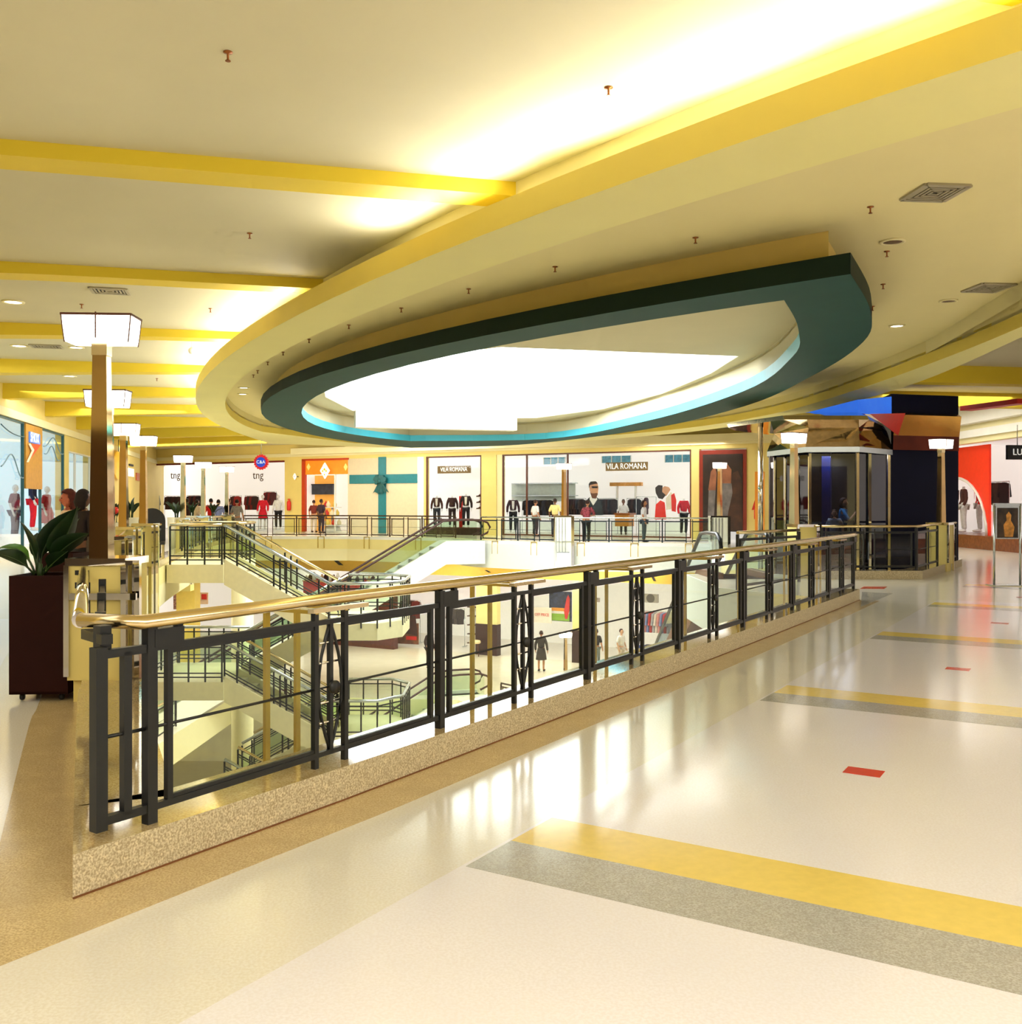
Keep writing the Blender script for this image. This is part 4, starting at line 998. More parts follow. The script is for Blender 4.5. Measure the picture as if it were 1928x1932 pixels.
mb = MB(); LF.pbox(mb, 1004, 1040, 1146, 1175, 1.6, 1.64); mb.build('sheet', mat('banner_pale',(246,232,214),.5,emit=.15), t, True)
q = LF.pp(1022,1160,1.55); text('lettering', 'OFF PRICE', .20, M_red, t, Matrix.Rotation(-LF.rz,3,'Z')@(q-t.location), (PI/2,0,0), .003, sx=.85)
panel_sign('shop_sign', 'brown kiosk fascia with white lettering two storeys down', WF((-8,40.5),(1,-.15)), 628, 690, 1312, 1331, 0, "Arnold's", mat('kiosk_brown',(84,44,18),.4,emit=.05), M_letter, .38)
# ================================================================= scissor staircase on the left of the void
M_stair = mat('stair_cream', (240,228,180), .5, var=.03)
M_tread = mat('stair_tread', (214,200,160), .4, var=.05)
t = thing('scissor_staircase', 'cream scissor staircase with steel handrails zigzagging down the void', 'staircase', (-5.8,25.6,0))
XL, XR = -7.1, -4.5
def flight(yc, w_, xa, za, xb, zb, nm):
    mb = MB(); d = .5; n = 9
    sd = 1 if xb > xa else -1
    for i in range(n):
        x0 = xa+(xb-xa)*i/n; x1 = xa+(xb-xa)*(i+1)/n; z = za+(zb-za)*(i+.5)/n
        mb.bx(min(x0,x1),max(x0,x1),yc-w_/2+.06,yc+w_/2-.06,z-.14,z, 1)
    for s_ in (-1,1):
        y0_, y1_ = yc+s_*w_/2-.04, yc+s_*w_/2+.04
        mb.add([(xa,y0_,za-d),(xb,y0_,zb-d),(xb,y0_,zb+.14),(xa,y0_,za+.14),(xa,y1_,za-d),(xb,y1_,zb-d),(xb,y1_,zb+.14),(xa,y1_,za+.14)],
            [(0,1,2,3),(7,6,5,4),(0,4,5,1),(3,2,6,7),(0,3,7,4),(1,5,6,2)])
    mb.add([(xa,yc-w_/2,za-d+.02),(xb,yc-w_/2,zb-d+.02),(xb,yc+w_/2,zb-d+.02),(xa,yc+w_/2,za-d+.02)], [(0,1,2,3)])
    fl = mb.build('flight', [M_stair, M_tread], t, True)
    for s_ in (-1,1):
        y = yc+s_*w_/2; mb = MB()
        for o1, th in ((.22,.03),(.80,.03),(.30,.02),(.74,.02)): mb.bar((xa,y,za+o1),(xb,y,zb+o1),.03,th)
        for f_ in (0,.12,.47,.53,.59,.9,1.0):
            x = xa+(xb-xa)*f_; z = za+(zb-za)*f_; mb.bx(x-.02,x+.02,y-.02,y+.02,z+.05,z+.92)
        mb.build('balustrade_frame', M_dark, fl, True)
        mb = MB(); mb.poly([(xa,y+.02,za+.25),(xb,y+.02,zb+.25),(xb,y+.02,zb+.78),(xa,y+.02,za+.78)]); mb.build('glass_pane', M_gglass, fl, True)
        mb = MB(); mb.tube([(xa,y,za+.98),(xb,y,zb+.98)], .04, 8); mb.build('handrail', M_silver if s_ < 0 else M_brass, fl, True)
zz = [0,-1.45,-2.9,-4.35,-5.8,-7.25,-8.7,-10.15,-11.6]
for i in range(8):
    near = i % 2 == 0
    if near: flight(24.9, 1.2, XL, zz[i], XR, zz[i+1], 'near')
    else: flight(26.5, 1.2, XR, zz[i], XL, zz[i+1], 'far')
def lrail(pts, z, parent):
    mb = MB()
    for a, b in zip(pts[:-1], pts[1:]):
        for o1 in (.12,.22,.86): mb.bar((*a,z+o1),(*b,z+o1),.03,.03)
        L = (Vector(b)-Vector(a)).length; n = max(1, round(L/.45))
        for j in range(n+1):
            q = Vector(a)+(Vector(b)-Vector(a))*j/n; mb.bx(q.x-.018,q.x+.018,q.y-.018,q.y+.018,z-.12,z+.95)
    mb.build('balustrade_frame', M_dark, parent, True)
    for a, b in zip(pts[:-1], pts[1:]):
        mb = MB(); mb.poly([(*a,z+.24),(*b,z+.24),(*b,z+.84),(*a,z+.84)]); mb.build('glass_pane', M_gglass, parent, True)
    mb = MB(); mb.tube([(*a,z+.99) for a in pts], .042, 8); mb.build('handrail', M_silver if z > -5 and z < -.1 else M_brass, parent, True)
oc = [(XR,24.2),(-3.3,24.2),(-2.75,24.9),(-2.75,26.6),(-3.3,27.25),(XR,27.25)]
for z in (-1.45,-4.35,-7.25,-10.15):
    mb = MB(); mb.prism([Vector(p) for p in oc], z-.42, z-.0, 0); la = mb.build('landing', M_stair, t, True); lrail(oc, z, la)
for z in (0,-2.9,-8.7):
    mb = MB(); mb.prism([Vector(p) for p in ((-8.5 if z == 0 else -9.3,24.2),(XL,24.2),(XL,27.25),(-9.15 if z == 0 else -9.3,27.25))], z-.45, z+.002, 0); la = mb.build('landing', M_stair, t, True)
    lrail([(-8.42 if z == 0 else -9.2,24.22),(XL-.04,24.22)], z, la)
    if z < 0: lrail([(-9.25,27.2),(-9.25,24.25)], z, la); lrail([(-9.2,27.2),(XL-.04,27.2)], z, la)
    else: lrail([(XL-.02,25.55),(XL-.02,27.2),(-9.05,27.2)], z, la)
# ================================================================= escalators
M_trussw = mat('escalator_cladding', (234,232,212), .45, var=.03)
M_trussb = mat('escalator_brown', (112,70,46), .4, var=.12, scale=2)
M_hrail = mat('handrail_rubber', (62,28,18), .4)
M_hblack = mat('handrail_black', (22,26,28), .3)
M_step = mat('escalator_step', (150,148,140), .35, metal=.5, var=.1, scale=30)
def escalator(label, top, dirxy, z0, drop, w_=1.1, slope=.577, mt=None, hr=None, cut=0.0, group=None, glassm=None):
    top = Vector(top); d = Vector(dirxy).normalized(); n = Vector((-d.y,d.x)); run = drop/slope
    t = thing('escalator', label, 'escalator', (top.x,top.y,z0), 0, group)
    P_ = lambda s, o, z: Vector((top.x+d.x*s+n.x*o, top.y+d.y*s+n.y*o, z))
    prof = [(-1.5,z0),(0,z0),(run,z0-drop),(run+1.2,z0-drop)]
    mb = MB()
    for s_ in (-1,1):
        o0, o1 = s_*w_/2-.1, s_*w_/2+.1
        for (a, za), (b, zb) in zip(prof[:-1], prof[1:]):
            vs = [P_(a,o0,za-.75),P_(b,o0,zb-.75),P_(b,o0,zb+.12),P_(a,o0,za+.12),P_(a,o1,za-.75),P_(b,o1,zb-.75),P_(b,o1,zb+.12),P_(a,o1,za+.12)]
            mb.add(vs, [(0,1,2,3),(7,6,5,4),(0,4,5,1),(3,2,6,7),(0,3,7,4),(1,5,6,2)])
    for (a, za), (b, zb) in zip(prof[:-1], prof[1:]):
        mb.add([P_(a,-w_/2,za-.75),P_(b,-w_/2,zb-.75),P_(b,w_/2,zb-.75),P_(a,w_/2,za-.75)], [(0,1,2,3)])
    mb.build('cladding', mt or M_trussw, t, True)
    mb = MB(); k = int(run/.4)
    for i in range(k):
        a, b = run*i/k, run*(i+1)/k; z = z0-drop*(i+.5)/k
        mb.add([P_(a,-w_/2+.1,z),P_(b,-w_/2+.1,z),P_(b,w_/2-.1,z),P_(a,w_/2-.1,z),P_(b,-w_/2+.1,z-drop/k),P_(b,w_/2-.1,z-drop/k)], [(0,1,2,3),(1,4,5,2)])
    mb.add([P_(-1.5,-w_/2+.1,z0),P_(0,-w_/2+.1,z0),P_(0,w_/2-.1,z0),P_(-1.5,w_/2-.1,z0)], [(0,1,2,3)])
    mb.build('steps', M_step, t, True)['kind'] = 'stuff'
    for s_ in (-1,1):
        o = s_*w_/2; mb = MB()
        for (a, za), (b, zb) in zip(prof[:-1], prof[1:]): mb.poly([P_(a,o,za+.12),P_(b,o,zb+.12),P_(b,o,zb+.85),P_(a,o,za+.85)])
        mb.build('balustrade_pane', glassm or M_gglass, t, True)
        pts = [P_(-1.35,o,z0+.30),P_(-1.62,o,z0+.42),P_(-1.72,o,z0+.62),P_(-1.62,o,z0+.80),P_(-1.35,o,z0+.9),P_(-.5,o,z0+.9),P_(0.1,o,z0+.86),P_(run-.1,o,z0-drop+.95),P_(run+.3,o,z0-drop+.9),P_(run+1.0,o,z0-drop+.9),P_(run+1.3,o,z0-drop+.7),P_(run+1.3,o,z0-drop+.45)]
        mb = MB(); mb.tube(pts, .04, 8); mb.build('handrail', hr or M_hrail, t, True)
    return t
escalator('long cream escalator with glass sides descending across the back of the void', (-2.6,37.1), (-3.2,-1.0), 0, 5.8)
escalator('second cream escalator one storey below the long one', (-2.6,37.1), (-3.2,-1.0), ZL, 5.8)
escalator('escalator with black curved handrail and brown underside behind the charcoal railing', (4.6,21.1), (-.03,1), 0, 5.8, mt=M_trussb, hr=M_hblack, w_=1.0, glassm=glass('blue_glass',(206,228,236),.15))
# lower balcony railings
rail_along('pale railing round the lower storey opening, far side', [(2.95,24.2),(2.65,31),(-.35,34.5)], ZL, 1.7, hmat=M_bronze, metal=M_bronze, gmat=glass('pale_glass',(232,240,226),.1), zh=ZL+1.0)
rail_along('charcoal railing round the lower storey opening, aisle side', [(-11.0,32.2),(-11.0,27),(-9.5,22.5)], ZL, 1.9, zh=ZL+1.0, hmat=M_brass, gmat=M_gglass)
# ================================================================= glass lift
M_navy = mat('lift_navy', (8,11,44), .4, var=.1, scale=2, spec=.15)
M_liftg = glass('lift_glass', (128,134,150), .2)
M_bluepan = mat('lift_blue_panel', (60,124,226), .35, var=.35, scale=1.6, emit=.7, ergb=(40,110,236))
def pt(px, Y): return Vector(((px-CX)/F*Y, Y))
sh = [pt(1452,25.6), pt(1461,24.2), pt(1527,22.3), pt(1617,22.2), pt(1681,23.3), pt(1808,23.8), pt(1808,23.8)+Vector((1.2,3.2)), Vector((8.0,28.0))]
t = thing('glass_lift', 'navy and glass lift shaft with mirrored canopy beyond the brass railing', 'lift', (8.6,25,0))
mb = MB(); q = [sh[4], sh[5], sh[6], sh[7], sh[7]+Vector((.6,-1.0))]
mb.prism([sh[4], sh[5], sh[6], Vector((9.6,27.5))], -6, 4.12, 0); mb.build('navy_panel', M_navy, t, True)
def wallpoly(a, b, z0, z1, m, nm, th=.0): 
    mb = MB(); mb.poly([(a.x,a.y,z0),(b.x,b.y,z0),(b.x,b.y,z1),(a.x,a.y,z1)]); return mb.build(nm, m, t, True)
for a, b in zip(sh[0:4], sh[1:5]): wallpoly(a, b, -5.8, 2.86, M_liftg, 'glass_panel')
mb = MB()
for px, Y, m in ((1461,24.2,0),(1527,22.28,0),(1617,22.18,0),(1640,22.55,0),(1676,23.2,0),(1505,22.9,0),(1481,23.6,0)):
    mb = MB(); c = pt(px, Y); mb.bx(c.x-.03,c.x+.03,c.y-.05,c.y+.01,-5.8,2.86); mb.build('mullion', M_brass if px in (1617,1676) else M_chrome, t, True)
mb = MB(); mb.prism([pt(1470,25.2), pt(1535,23.4), pt(1610,23.4), pt(1650,24.4), Vector((8.2,26.4)), Vector((6.9,26.6))], -.05, .03, 0); mb.build('car_floor', M_brown, t, True)
mb = MB(); mb.prism([pt(1550,24.6), pt(1566,24.6), pt(1570,26.0), pt(1552,26.0)], .0, 2.85, 0); mb.build('car_post', mat('lift_blue_post',(20,36,104),.3), t, True)
mb = MB(); mb.bx(pt(1515,24.2).x,pt(1550,24.2).x,24.2,24.25,1.0,1.06); mb.build('car_handrail', M_silver, t, True)
mb = MB(); mb.prism([pt(1458,26.0), pt(1676,25.4), Vector((9.7,27.4)), Vector((7.2,27.4))], -5.8, 2.86, 0); mb.build('back_panel', mat('lift_dark',(30,30,34),.3,var=.2), t, True)
# canopy
bot = [pt(1450,24.6), pt(1447,23.9), pt(1520,21.95), pt(1622,21.85), pt(1684,23.15), pt(1808,23.7)]
mid = [p*1.0 for p in bot]
def band(pa, za, pb, zb, m, nm):
    mb = MB()
    for i in range(len(pa)-1): mb.add([(pa[i].x,pa[i].y,za),(pa[i+1].x,pa[i+1].y,za),(pb[i+1].x,pb[i+1].y,zb),(pb[i].x,pb[i].y,zb)], [(0,1,2,3)])
    return mb.build(nm, m, t, True)
M_cmir = mat('canopy_mirror', (216,196,160), .05, metal=1.0, var=.08, bump=.9, bscale=1.1)
M_cgold = mat('canopy_gold', (236,180,86), .12, metal=.9, var=.12, scale=1.4, bump=.3, bscale=1.5)
band(bot[:5], 2.66, bot[:5], 2.78, M_silver, 'canopy_edge_trim')
band(bot[:5], 2.78, [p+(Vector((8.6,25))-p).normalized()*.22 for p in bot[:5]], 3.22, M_cmir, 'canopy_band')
brim = [pt(1385,24.0), pt(1374,23.0), pt(1480,20.9), pt(1640,20.9), pt(1668,22.9)]
band([p+(Vector((8.6,25))-p).normalized()*.22 for p in bot[:5]], 3.22, brim, 3.30, M_cmir, 'canopy_soffit')
band(brim, 3.30, [p+Vector((.0,.15)) for p in brim], 3.40, M_brass, 'canopy_brim')
band([p+Vector((.0,.15)) for p in brim], 3.40, sh[:5], 3.58, M_cmir, 'canopy_top')
band([bot[4]+Vector((0,-.02)), bot[5]+Vector((0,-.02))], 2.78, [bot[4]+Vector((0,-.05)), bot[5]+Vector((0,-.05))], 3.12, mat('canopy_bronze',(84,34,18),.12,metal=.8,var=.3,scale=1.5,bump=.3,bscale=1.5), 'canopy_lower_panel')
band([bot[4]+Vector((0,-.05)), bot[5]+Vector((0,-.05))], 3.12, [bot[4]+Vector((0,-.16)), bot[5]+Vector((0,-.16))], 3.60, M_cgold, 'canopy_gold_panel')
band([bot[4]+Vector((0,-.16)), bot[5]+Vector((0,-.16))], 3.60, [bot[4], bot[5]], 3.66, M_brass, 'canopy_brim')
mb = MB(); a = brim[3]; b = bot[4]; mb.add([(a.x,a.y-.02,3.42),(b.x+.1,b.y-.5,3.60),(b.x+.05,b.y-.2,3.1)], [(0,1,2)]); mb.build('red_gusset', M_red, t, True)
mb = MB(); a, b_, c_ = pt(1500,22.6), pt(1617,22.2), pt(1681,23.3)
mb.add([(a.x,a.y-.03,3.50),(b_.x,b_.y-.03,3.55),(b_.x,b_.y-.03,3.86),(a.x,a.y-.03,3.54)], [(0,1,2,3)]); mb.add([(b_.x,b_.y-.03,3.55),(c_.x,c_.y-.03,3.6),(c_.x,c_.y-.03,4.05),(b_.x,b_.y-.03,3.86)], [(0,1,2,3)]); mb.build('blue_panel', M_bluepan, t, True)
t2 = None
mb = MB(); mb.tube([(5.75,22.6,0),(5.75,22.6,3.3)], .06, 10); mb.build('canopy_pole', M_chrome, t, True)
mb = MB(); FW.box(mb, FW.s_(1459), FW.s_(1474), -3.0, -2.8, 0, 2.75, 0); tag(mb.build('wall_banner_board', mat('tall_banner',(252,150,40),.5,var=.2,scale=.6,emit=.1)), 'tall orange banner board seen just left of the lift glass', 'banner')
# ================================================================= ceiling fittings
def sprinkler_proto():
    t = thing('sprinkler', '', 'sprinkler'); mb = MB(); mb.lathe([(.034,0),(.034,-.006),(.009,-.012),(.008,-.05),(.012,-.06)], (0,0,0), 10); mb.build('body', mat('sprinkler_brass',(150,88,40),.35,metal=.6), t)
    mb = MB(); mb.lathe([(.02,-.062),(.02,-.066)], (0,0,0), 10); mb.build('deflector_plate', mat('sprinkler_brass',(150,88,40)), t); return t
sp = None
def spk(px, py, zc, label, s=1.0):
    global sp
    p = onz(px, py-6, zc); 
    if sp is None: sp = sprinkler_proto(); o = sp; o.location = p; o['label'] = label
    else: o = copy_tree(sp, None, p, 0, label)
    return o
for px, py, lab in ((430,104,'brass sprinkler on the beige ceiling nearest the camera, before the first yellow beam'),(1148,171,'brass sprinkler in the bright lit strip of ceiling beside the disc'),(471,446,'brass sprinkler between the first and second yellow beams'),(397,588,'brass sprinkler in the glow beyond the second yellow beam'),(154,580,'brass sprinkler just above the nearest lamp shade'),(296,720,'brass sprinkler on the ceiling bay right of the second lamp')):
    spk(px, py, ZC, lab)
for i, (px, py) in enumerate(((1312,454),(1047,509),(884,551),(757,587),(658,619),(583,646),(534,670),(505,689),(486,705),(478,713))):
    o = spk(px, py, 4.43, 'brass sprinkler on the recessed ceiling, '+ORD[i]+' of the row curving left along the teal ring'); o['group'] = 'sprinklers along the teal ring'
for px, py, lab in ((1642,396,'brass sprinkler on the recess between the square air grille and the ring tip'),(1673,480,'brass sprinkler just below the round ceiling speaker'),(1666,542,'brass sprinkler on the recess left of the small air grille'),(1646,584,'brass sprinkler on the recess close to the bulge of the teal ring')):
    spk(px, py, 4.43, lab)
M_grille = mat('grille_grey', (176,166,136), .4, metal=.3)
def vent(px, py, zc, w_, d_, rz, label):
    p = onz(px, py, zc); t = thing('air_grille', label, 'air grille', p, rz)
    mb = MB()
    for s_ in (-1,1): mb.bx(-w_/2,w_/2,s_*d_/2-.025,s_*d_/2+.025,-.02,0); mb.bx(s_*w_/2-.025,s_*w_/2+.025,-d_/2,d_/2,-.02,0)
    mb.build('frame', M_grille, t)
    mb = MB(); mb.bx(-w_/2,w_/2,-d_/2,d_/2,-.003,-.001); mb.build('backing', mat('grille_black',(20,17,12),.7), t)
    mb = MB()
    for i in range(1,5):
        f_ = 1-i*.2; 
        for s_ in (-1,1): mb.bx(-w_/2*f_,w_/2*f_,s_*d_/2*f_-.012,s_*d_/2*f_+.012,-.016,-.004); mb.bx(s_*w_/2*f_-.012,s_*w_/2*f_+.012,-d_/2*f_,d_/2*f_,-.016,-.004)
    mb.build('slat', M_grille, t); return t
vent(1764,362,4.43,.42,.46,.1,'square louvred air grille on the recessed ceiling, nearer one')
vent(1865,542,4.43,.46,.5,.1,'square louvred air grille on the recessed ceiling, farther one')
vent(88,653,ZC,.55,.4,.25,'dark air grille on the ceiling behind the nearest lamp')
vent(207,548,ZC,.5,.4,.25,'pale air grille on the ceiling above the nearest lamp')
def speaker(px, py, zc, r, label, lit=False):
    p = onz(px, py, zc); t = thing('downlight' if lit else 'ceiling_speaker', label, 'downlight' if lit else 'speaker', p)
    mb = MB(); mb.lathe([(r,0),(r*1.0,-.015),(r*.78,-.02),(r*.74,-.006)], (0,0,0), 20); mb.build('rim', M_cream, t)
    mb = MB(); mb.lathe([(0,-.008),(r*.76,-.008),(r*.76,-.004),(0,-.004)], (0,0,0), 20); mb.build('lens' if lit else 'grille', mat('downlight_lens',(255,252,244),.4,emit=6) if lit else mat('speaker_grille',(110,80,52),.6), t); return t
speaker(1684,455,4.43,.14,'round ceiling speaker on the recess near the ring tip'); speaker(1789,567,4.43,.13,'round ceiling speaker below the farther air grille')
for i, (px, py, z, r, lab) in enumerate(((1692,614,4.43,.13,'lit downlight on the recess right of the teal ring'),(25,569,ZC,.17,'lit downlight at the photo edge above the aisle, nearest'),(36,652,ZC,.17,'lit downlight left of the dark air grille'),(144,655,ZC,.16,'lit downlight just left of the nearest lamp shade'),(131,709,ZC,.17,'lit downlight below the dark air grille, left of the first post'),(460,731,4.43,.14,'lit downlight in the recess by the left end of the ring, upper of two'),(458,743,4.43,.14,'lit downlight in the recess by the left end of the ring, lower of two'),(303,775,ZC,.2,'lit downlight over the aisle right of the third lamp'),(329,796,ZC,.2,'lit downlight over the aisle farther than the third lamp'))):
    speaker(px, py, z, r, lab, True)
p = onz(362, 660, ZC-.2); t = thing('smoke_detector', 'white pendant ball detector in the glow beside the disc', 'detector', p)
mb = MB(); mb.ball((0,0,-.02), .07, 12); mb.build('ball', M_white, t)
mb = MB(); mb.tube([(0,0,.05),(0,0,.2)], .008, 6); mb.build('stem', M_white, t)
# ================================================================= figures
def skin(verts, edges, rad, sub=1):
    me = bpy.data.meshes.new('tmp'); me.from_pydata([tuple(v) for v in verts], edges, [])
    o = bpy.data.objects.new('tmp', me); C.objects.link(o)
    o.modifiers.new('Skin', 'SKIN')
    if not me.skin_vertices:
        bm = bmesh.new(); bm.from_mesh(me); bm.verts.layers.skin.verify(); bm.to_mesh(me); bm.free()
    for i, r in enumerate(rad): me.skin_vertices[0].data[i].radius = r if isinstance(r, tuple) else (r, r)
    me.skin_vertices[0].data[0].use_root = True
    o.modifiers['Skin'].use_smooth_shade = True
    if sub: m = o.modifiers.new('Sub', 'SUBSURF'); m.levels = sub; m.render_levels = sub
    ev = o.evaluated_get(bpy.context.evaluated_depsgraph_get()); out = bpy.data.meshes.new_from_object(ev)
    bpy.data.objects.remove(o); return out
def tomb(mb, me, mi=0):
    mb.add([v.co.copy() for v in me.vertices], [tuple(p.vertices) for p in me.polygons], mi, True); bpy.data.meshes.remove(me)
M_skin = {k: mat('skin_'+k, c, .5, var=.05) for k, c in dict(light=(226,176,142), tan=(196,138,100), dark=(120,76,50), red=(214,120,90)).items()}
M_manq = mat('mannequin_white', (236,230,226), .4, var=.02)
CL = {}
def cloth(rgb, var=.12, scale=12): 
    k = 'cloth_%d_%d_%d' % rgb
    return mat(k, rgb, .8, var=var, scale=scale)
def figure(name, label, cat, loc, rz=0.0, h=1.7, shirt=(200,200,200), pants=(40,40,50), hair=(40,26,20), skinm='light', sleeve='short', arms=None, headless=False, jacket=None, skirt=None, hairstyle='short', manq=False, group=None, patt=None, lean=0.0):
    k = h/1.7; t = thing(name, label, cat, Vector(loc)+Vector((0,0,.006)), rz, group); sm = M_manq if manq else M_skin[skinm]
    A = arms or {}
    elL = Vector(A.get('elL', (.25,.03,1.12))); wrL = Vector(A.get('wrL', (.26,-.07,.88)))
    elR = Vector(A.get('elR', (-.25,.03,1.12))); wrR = Vector(A.get('wrR', (-.26,-.07,.88)))
    P = [(0,0,.94),(0,.01,1.08),(0,.0+lean*.5,1.27),(0,.0+lean,1.42),(0,-.01+lean,1.50),
         (.165,lean,1.385),elL,wrL,(-.165,lean,1.385),elR,wrR,
         (.09,0,.86),(.105,-.015,.49),(.105,.02,.09),(.115,-.14,.035),
         (-.09,0,.86),(-.105,-.015,.49),(-.105,.02,.09),(-.115,-.14,.035)]
    P = [Vector(p) for p in P]
    Rr = [(.15,.11),(.135,.10),(.16,.115),(.075,.07),.05,.055,.042,.03,.055,.042,.03,.088,.058,.042,.034,.088,.058,.042,.034]
    E = [(0,1),(1,2),(2,3),(3,4),(2,5),(5,6),(6,7),(2,8),(8,9),(9,10),(0,11),(11,12),(12,13),(13,14),(0,15),(15,16),(16,17),(17,18)]
    for el, wr, base, s_ in ((elL,wrL,7,1),(elR,wrR,10,-1)):
        d = (wr-el).normalized(); a = d.cross(Vector((1,0,0))).normalized() if abs(d.x) < .9 else Vector((0,0,1))
        palm = wr+d*.05; P.append(palm); Rr.append((.034,.02)); pi_ = len(P)-1; E.append((base, pi_))
        for j, (o, L) in enumerate(((-.027,.062),(-.009,.074),(.009,.07),(.027,.055))):
            P.append(palm+d*.035+a*o); Rr.append(.009); E.append((pi_, len(P)-1))
            P.append(palm+d*(.035+L)+a*o+Vector((-s_*.012,0,0))); Rr.append(.007); E.append((len(P)-2, len(P)-1))
        P.append(palm+a*-.045+d*.03); Rr.append(.010); E.append((pi_, len(P)-1))
    mb = MB(); tomb(mb, skin([p*k for p in P], E, [tuple(x*k for x in r) if isinstance(r,tuple) else r*k for r in Rr]))
    hc = Vector((0,-.015+lean,1.60))
    if not headless:
        n0 = len(mb.v); mb.ball(hc*k, Vector((.076,.096,.118))*k, 14)
        for v in mb.v[n0:]:
            q = v/k-hc
            if q.z < -.02: q.x *= 1+q.z*2.2; q.y *= 1+q.z*1.0
            v.xyz = (hc+q)*k
        mb.ball((hc+Vector((0,-.098,-.012)))*k, Vector((.014,.02,.024))*k, 8)
        for s_ in (-1,1): mb.ball((hc+Vector((s_*.078,.0,-.005)))*k, Vector((.012,.022,.032))*k, 8)
        if not manq:
            for s_ in (-1,1): mb.ball((hc+Vector((s_*.03,-.086,.018)))*k, Vector((.013,.009,.008))*k, 8, 1)
            mb.ball((hc+Vector((0,-.086,-.052)))*k, Vector((.024,.01,.008))*k, 8, 2)
    else: mb.lathe([(.05*k,1.49*k),(.045*k,1.52*k),(0,1.53*k)], (0,lean*k,0), 10)
    mb.build('body', [sm, M_black, mat('lips',(170,74,66),.5)], t)
    def garment_part(nm, idx, grow, m, extra=None):
        idx = list(idx); mp = {j: i for i, j in enumerate(idx)}
        vs = [P[j]*k for j in idx]; rr = [tuple((x+grow)*k for x in (Rr[j] if isinstance(Rr[j], tuple) else (Rr[j],)*2)) for j in idx]
        ed = [(mp[a], mp[b]) for a, b in E if a in mp and b in mp]
        if extra: vs, ed, rr = extra(vs, ed, rr)
        mb = MB(); tomb(mb, skin(vs, ed, rr)); return mb.build(nm, m, t)
    def cut_sleeve(vs, ed, rr):
        if sleeve == 'short':
            for i, j in ((4,0),(5,1)): pass
        return vs, ed, rr
    if sleeve == 'long': idx = [1,2,3,5,6,7,8,9,10]; idx = [0,1,2,3,5,6,7,8,9,10]
    else: idx = [0,1,2,3,5,6,8,9]
    sh_ = garment_part('jacket' if jacket else 'shirt', idx, .020, cloth(jacket or shirt) if not patt else patt)
    if jacket:
        mb = MB(); mb.add([Vector(v)*k for v in ((-.06,-.150,1.40),(.06,-.150,1.40),(.045,-.155,1.1),(.0,-.15,1.0),(-.045,-.155,1.1))], [(0,1,2,3,4)]); mb.build('shirt_front', cloth(shirt), sh_)
    if skirt:
        mb = MB(); mb.lathe([(.15*k,1.0*k),(.2*k,.8*k),(.24*k,.5*k),(.22*k,.5*k)], (0,0,0), 16); mb.build('skirt', cloth(skirt), t)
    else:
        garment_part('trousers', [0,11,12,13,15,16,17], .016, cloth(pants))
    mb = MB()
    for s_ in (-1,1): mb.ball(Vector((s_*.11,-.07,.045))*k, Vector((.05,.14,.045))*k, 10)
    mb.build('shoes_frame' if False else 'footwear', cloth((40,30,26)) if not manq else M_manq, t)
    if not headless and hair:
        mb = MB(); c = hc+Vector((0,.018,.025)); R3 = {'short':(.086,.1,.112),'long':(.1,.105,.118),'curly':(.135,.13,.135),'bun':(.088,.102,.114)}[hairstyle]
        n0 = len(mb.v); mb.ball(c*k, Vector(R3)*k, 16)
        for v in mb.v[n0:]:
            q = v/k-c
            if q.y < -.02 and q.z < .05: q.y = -.015+(q.y+.02)*.1; 
            if hairstyle == 'curly': q *= 1+.13*math.sin(q.x*70)*math.sin(q.z*64+q.y*50)
            if hairstyle == 'short' and q.z < -.04: q *= .82
            if hairstyle in ('long','curly') and q.z < -.03: q.z *= 1.7; q.y += .03
            v.xyz = (c+q)*k
        if hairstyle == 'bun': mb.ball((c+Vector((0,.1,.04)))*k, .05*k, 10)
        mb.build('hair', cloth(hair, .2, 30), t)
    return t
def gp(px, Y, z=0.0): return Vector(((px-CX)/F*Y, Y, z))
PAT = mat('plaid_shirt', (150,60,70), .8, var=.8, scale=22)
figure('person', 'person with red-brown curls in pale top passing behind the planters', 'person', gp(129,14.2), -.9, 1.66, (244,206,170), (60,30,24), (88,30,22), 'red', hairstyle='curly', skirt=(230,96,56))
figure('person', 'person in dark clothes beside the curly-haired passer-by', 'person', gp(157,13.2), 2.6, 1.66, (34,18,18), (26,18,18), (28,14,14), 'dark', sleeve='long', hairstyle='long')
figure('person', 'person in plaid shirt leaning on the far green-glass railing', 'person', gp(1106,36.6,.0), 2.6, 1.62, (150,60,70), (24,24,26), (60,36,28), 'tan', patt=PAT, lean=-.10, arms={'elL':(.3,-.16,1.14),'wrL':(.12,-.26,1.12),'elR':(-.3,-.16,1.14),'wrR':(-.12,-.26,1.12)})
figure('person', 'person with long dark hair and white top walking past the wide menswear window', 'person', gp(1215,38.4), 1.3, 1.62, (232,232,240), (70,84,96), (46,24,24), 'tan', hairstyle='long')
figure('person', 'person in pale yellow shirt and dark shorts at the menswear shop entrance', 'person', FW.p(FW.s_(1047,-.8),-.8,0), 2.9, 1.72, (250,228,150), (40,40,60), (40,26,20), 'dark')
figure('person', 'person in white shirt just left of the pale-yellow shirted shopper', 'person', FW.p(FW.s_(1010,-.5),-.5,0), 2.2, 1.66, (244,240,236), (60,50,50), (60,40,30), 'tan')
figure('person', 'shop assistant in white shirt behind the wooden counter', 'person', FW.p(FW.s_(1176,4.0),4.0,0), 0, 1.7, (246,244,240), (40,40,50), (40,26,20), 'dark')
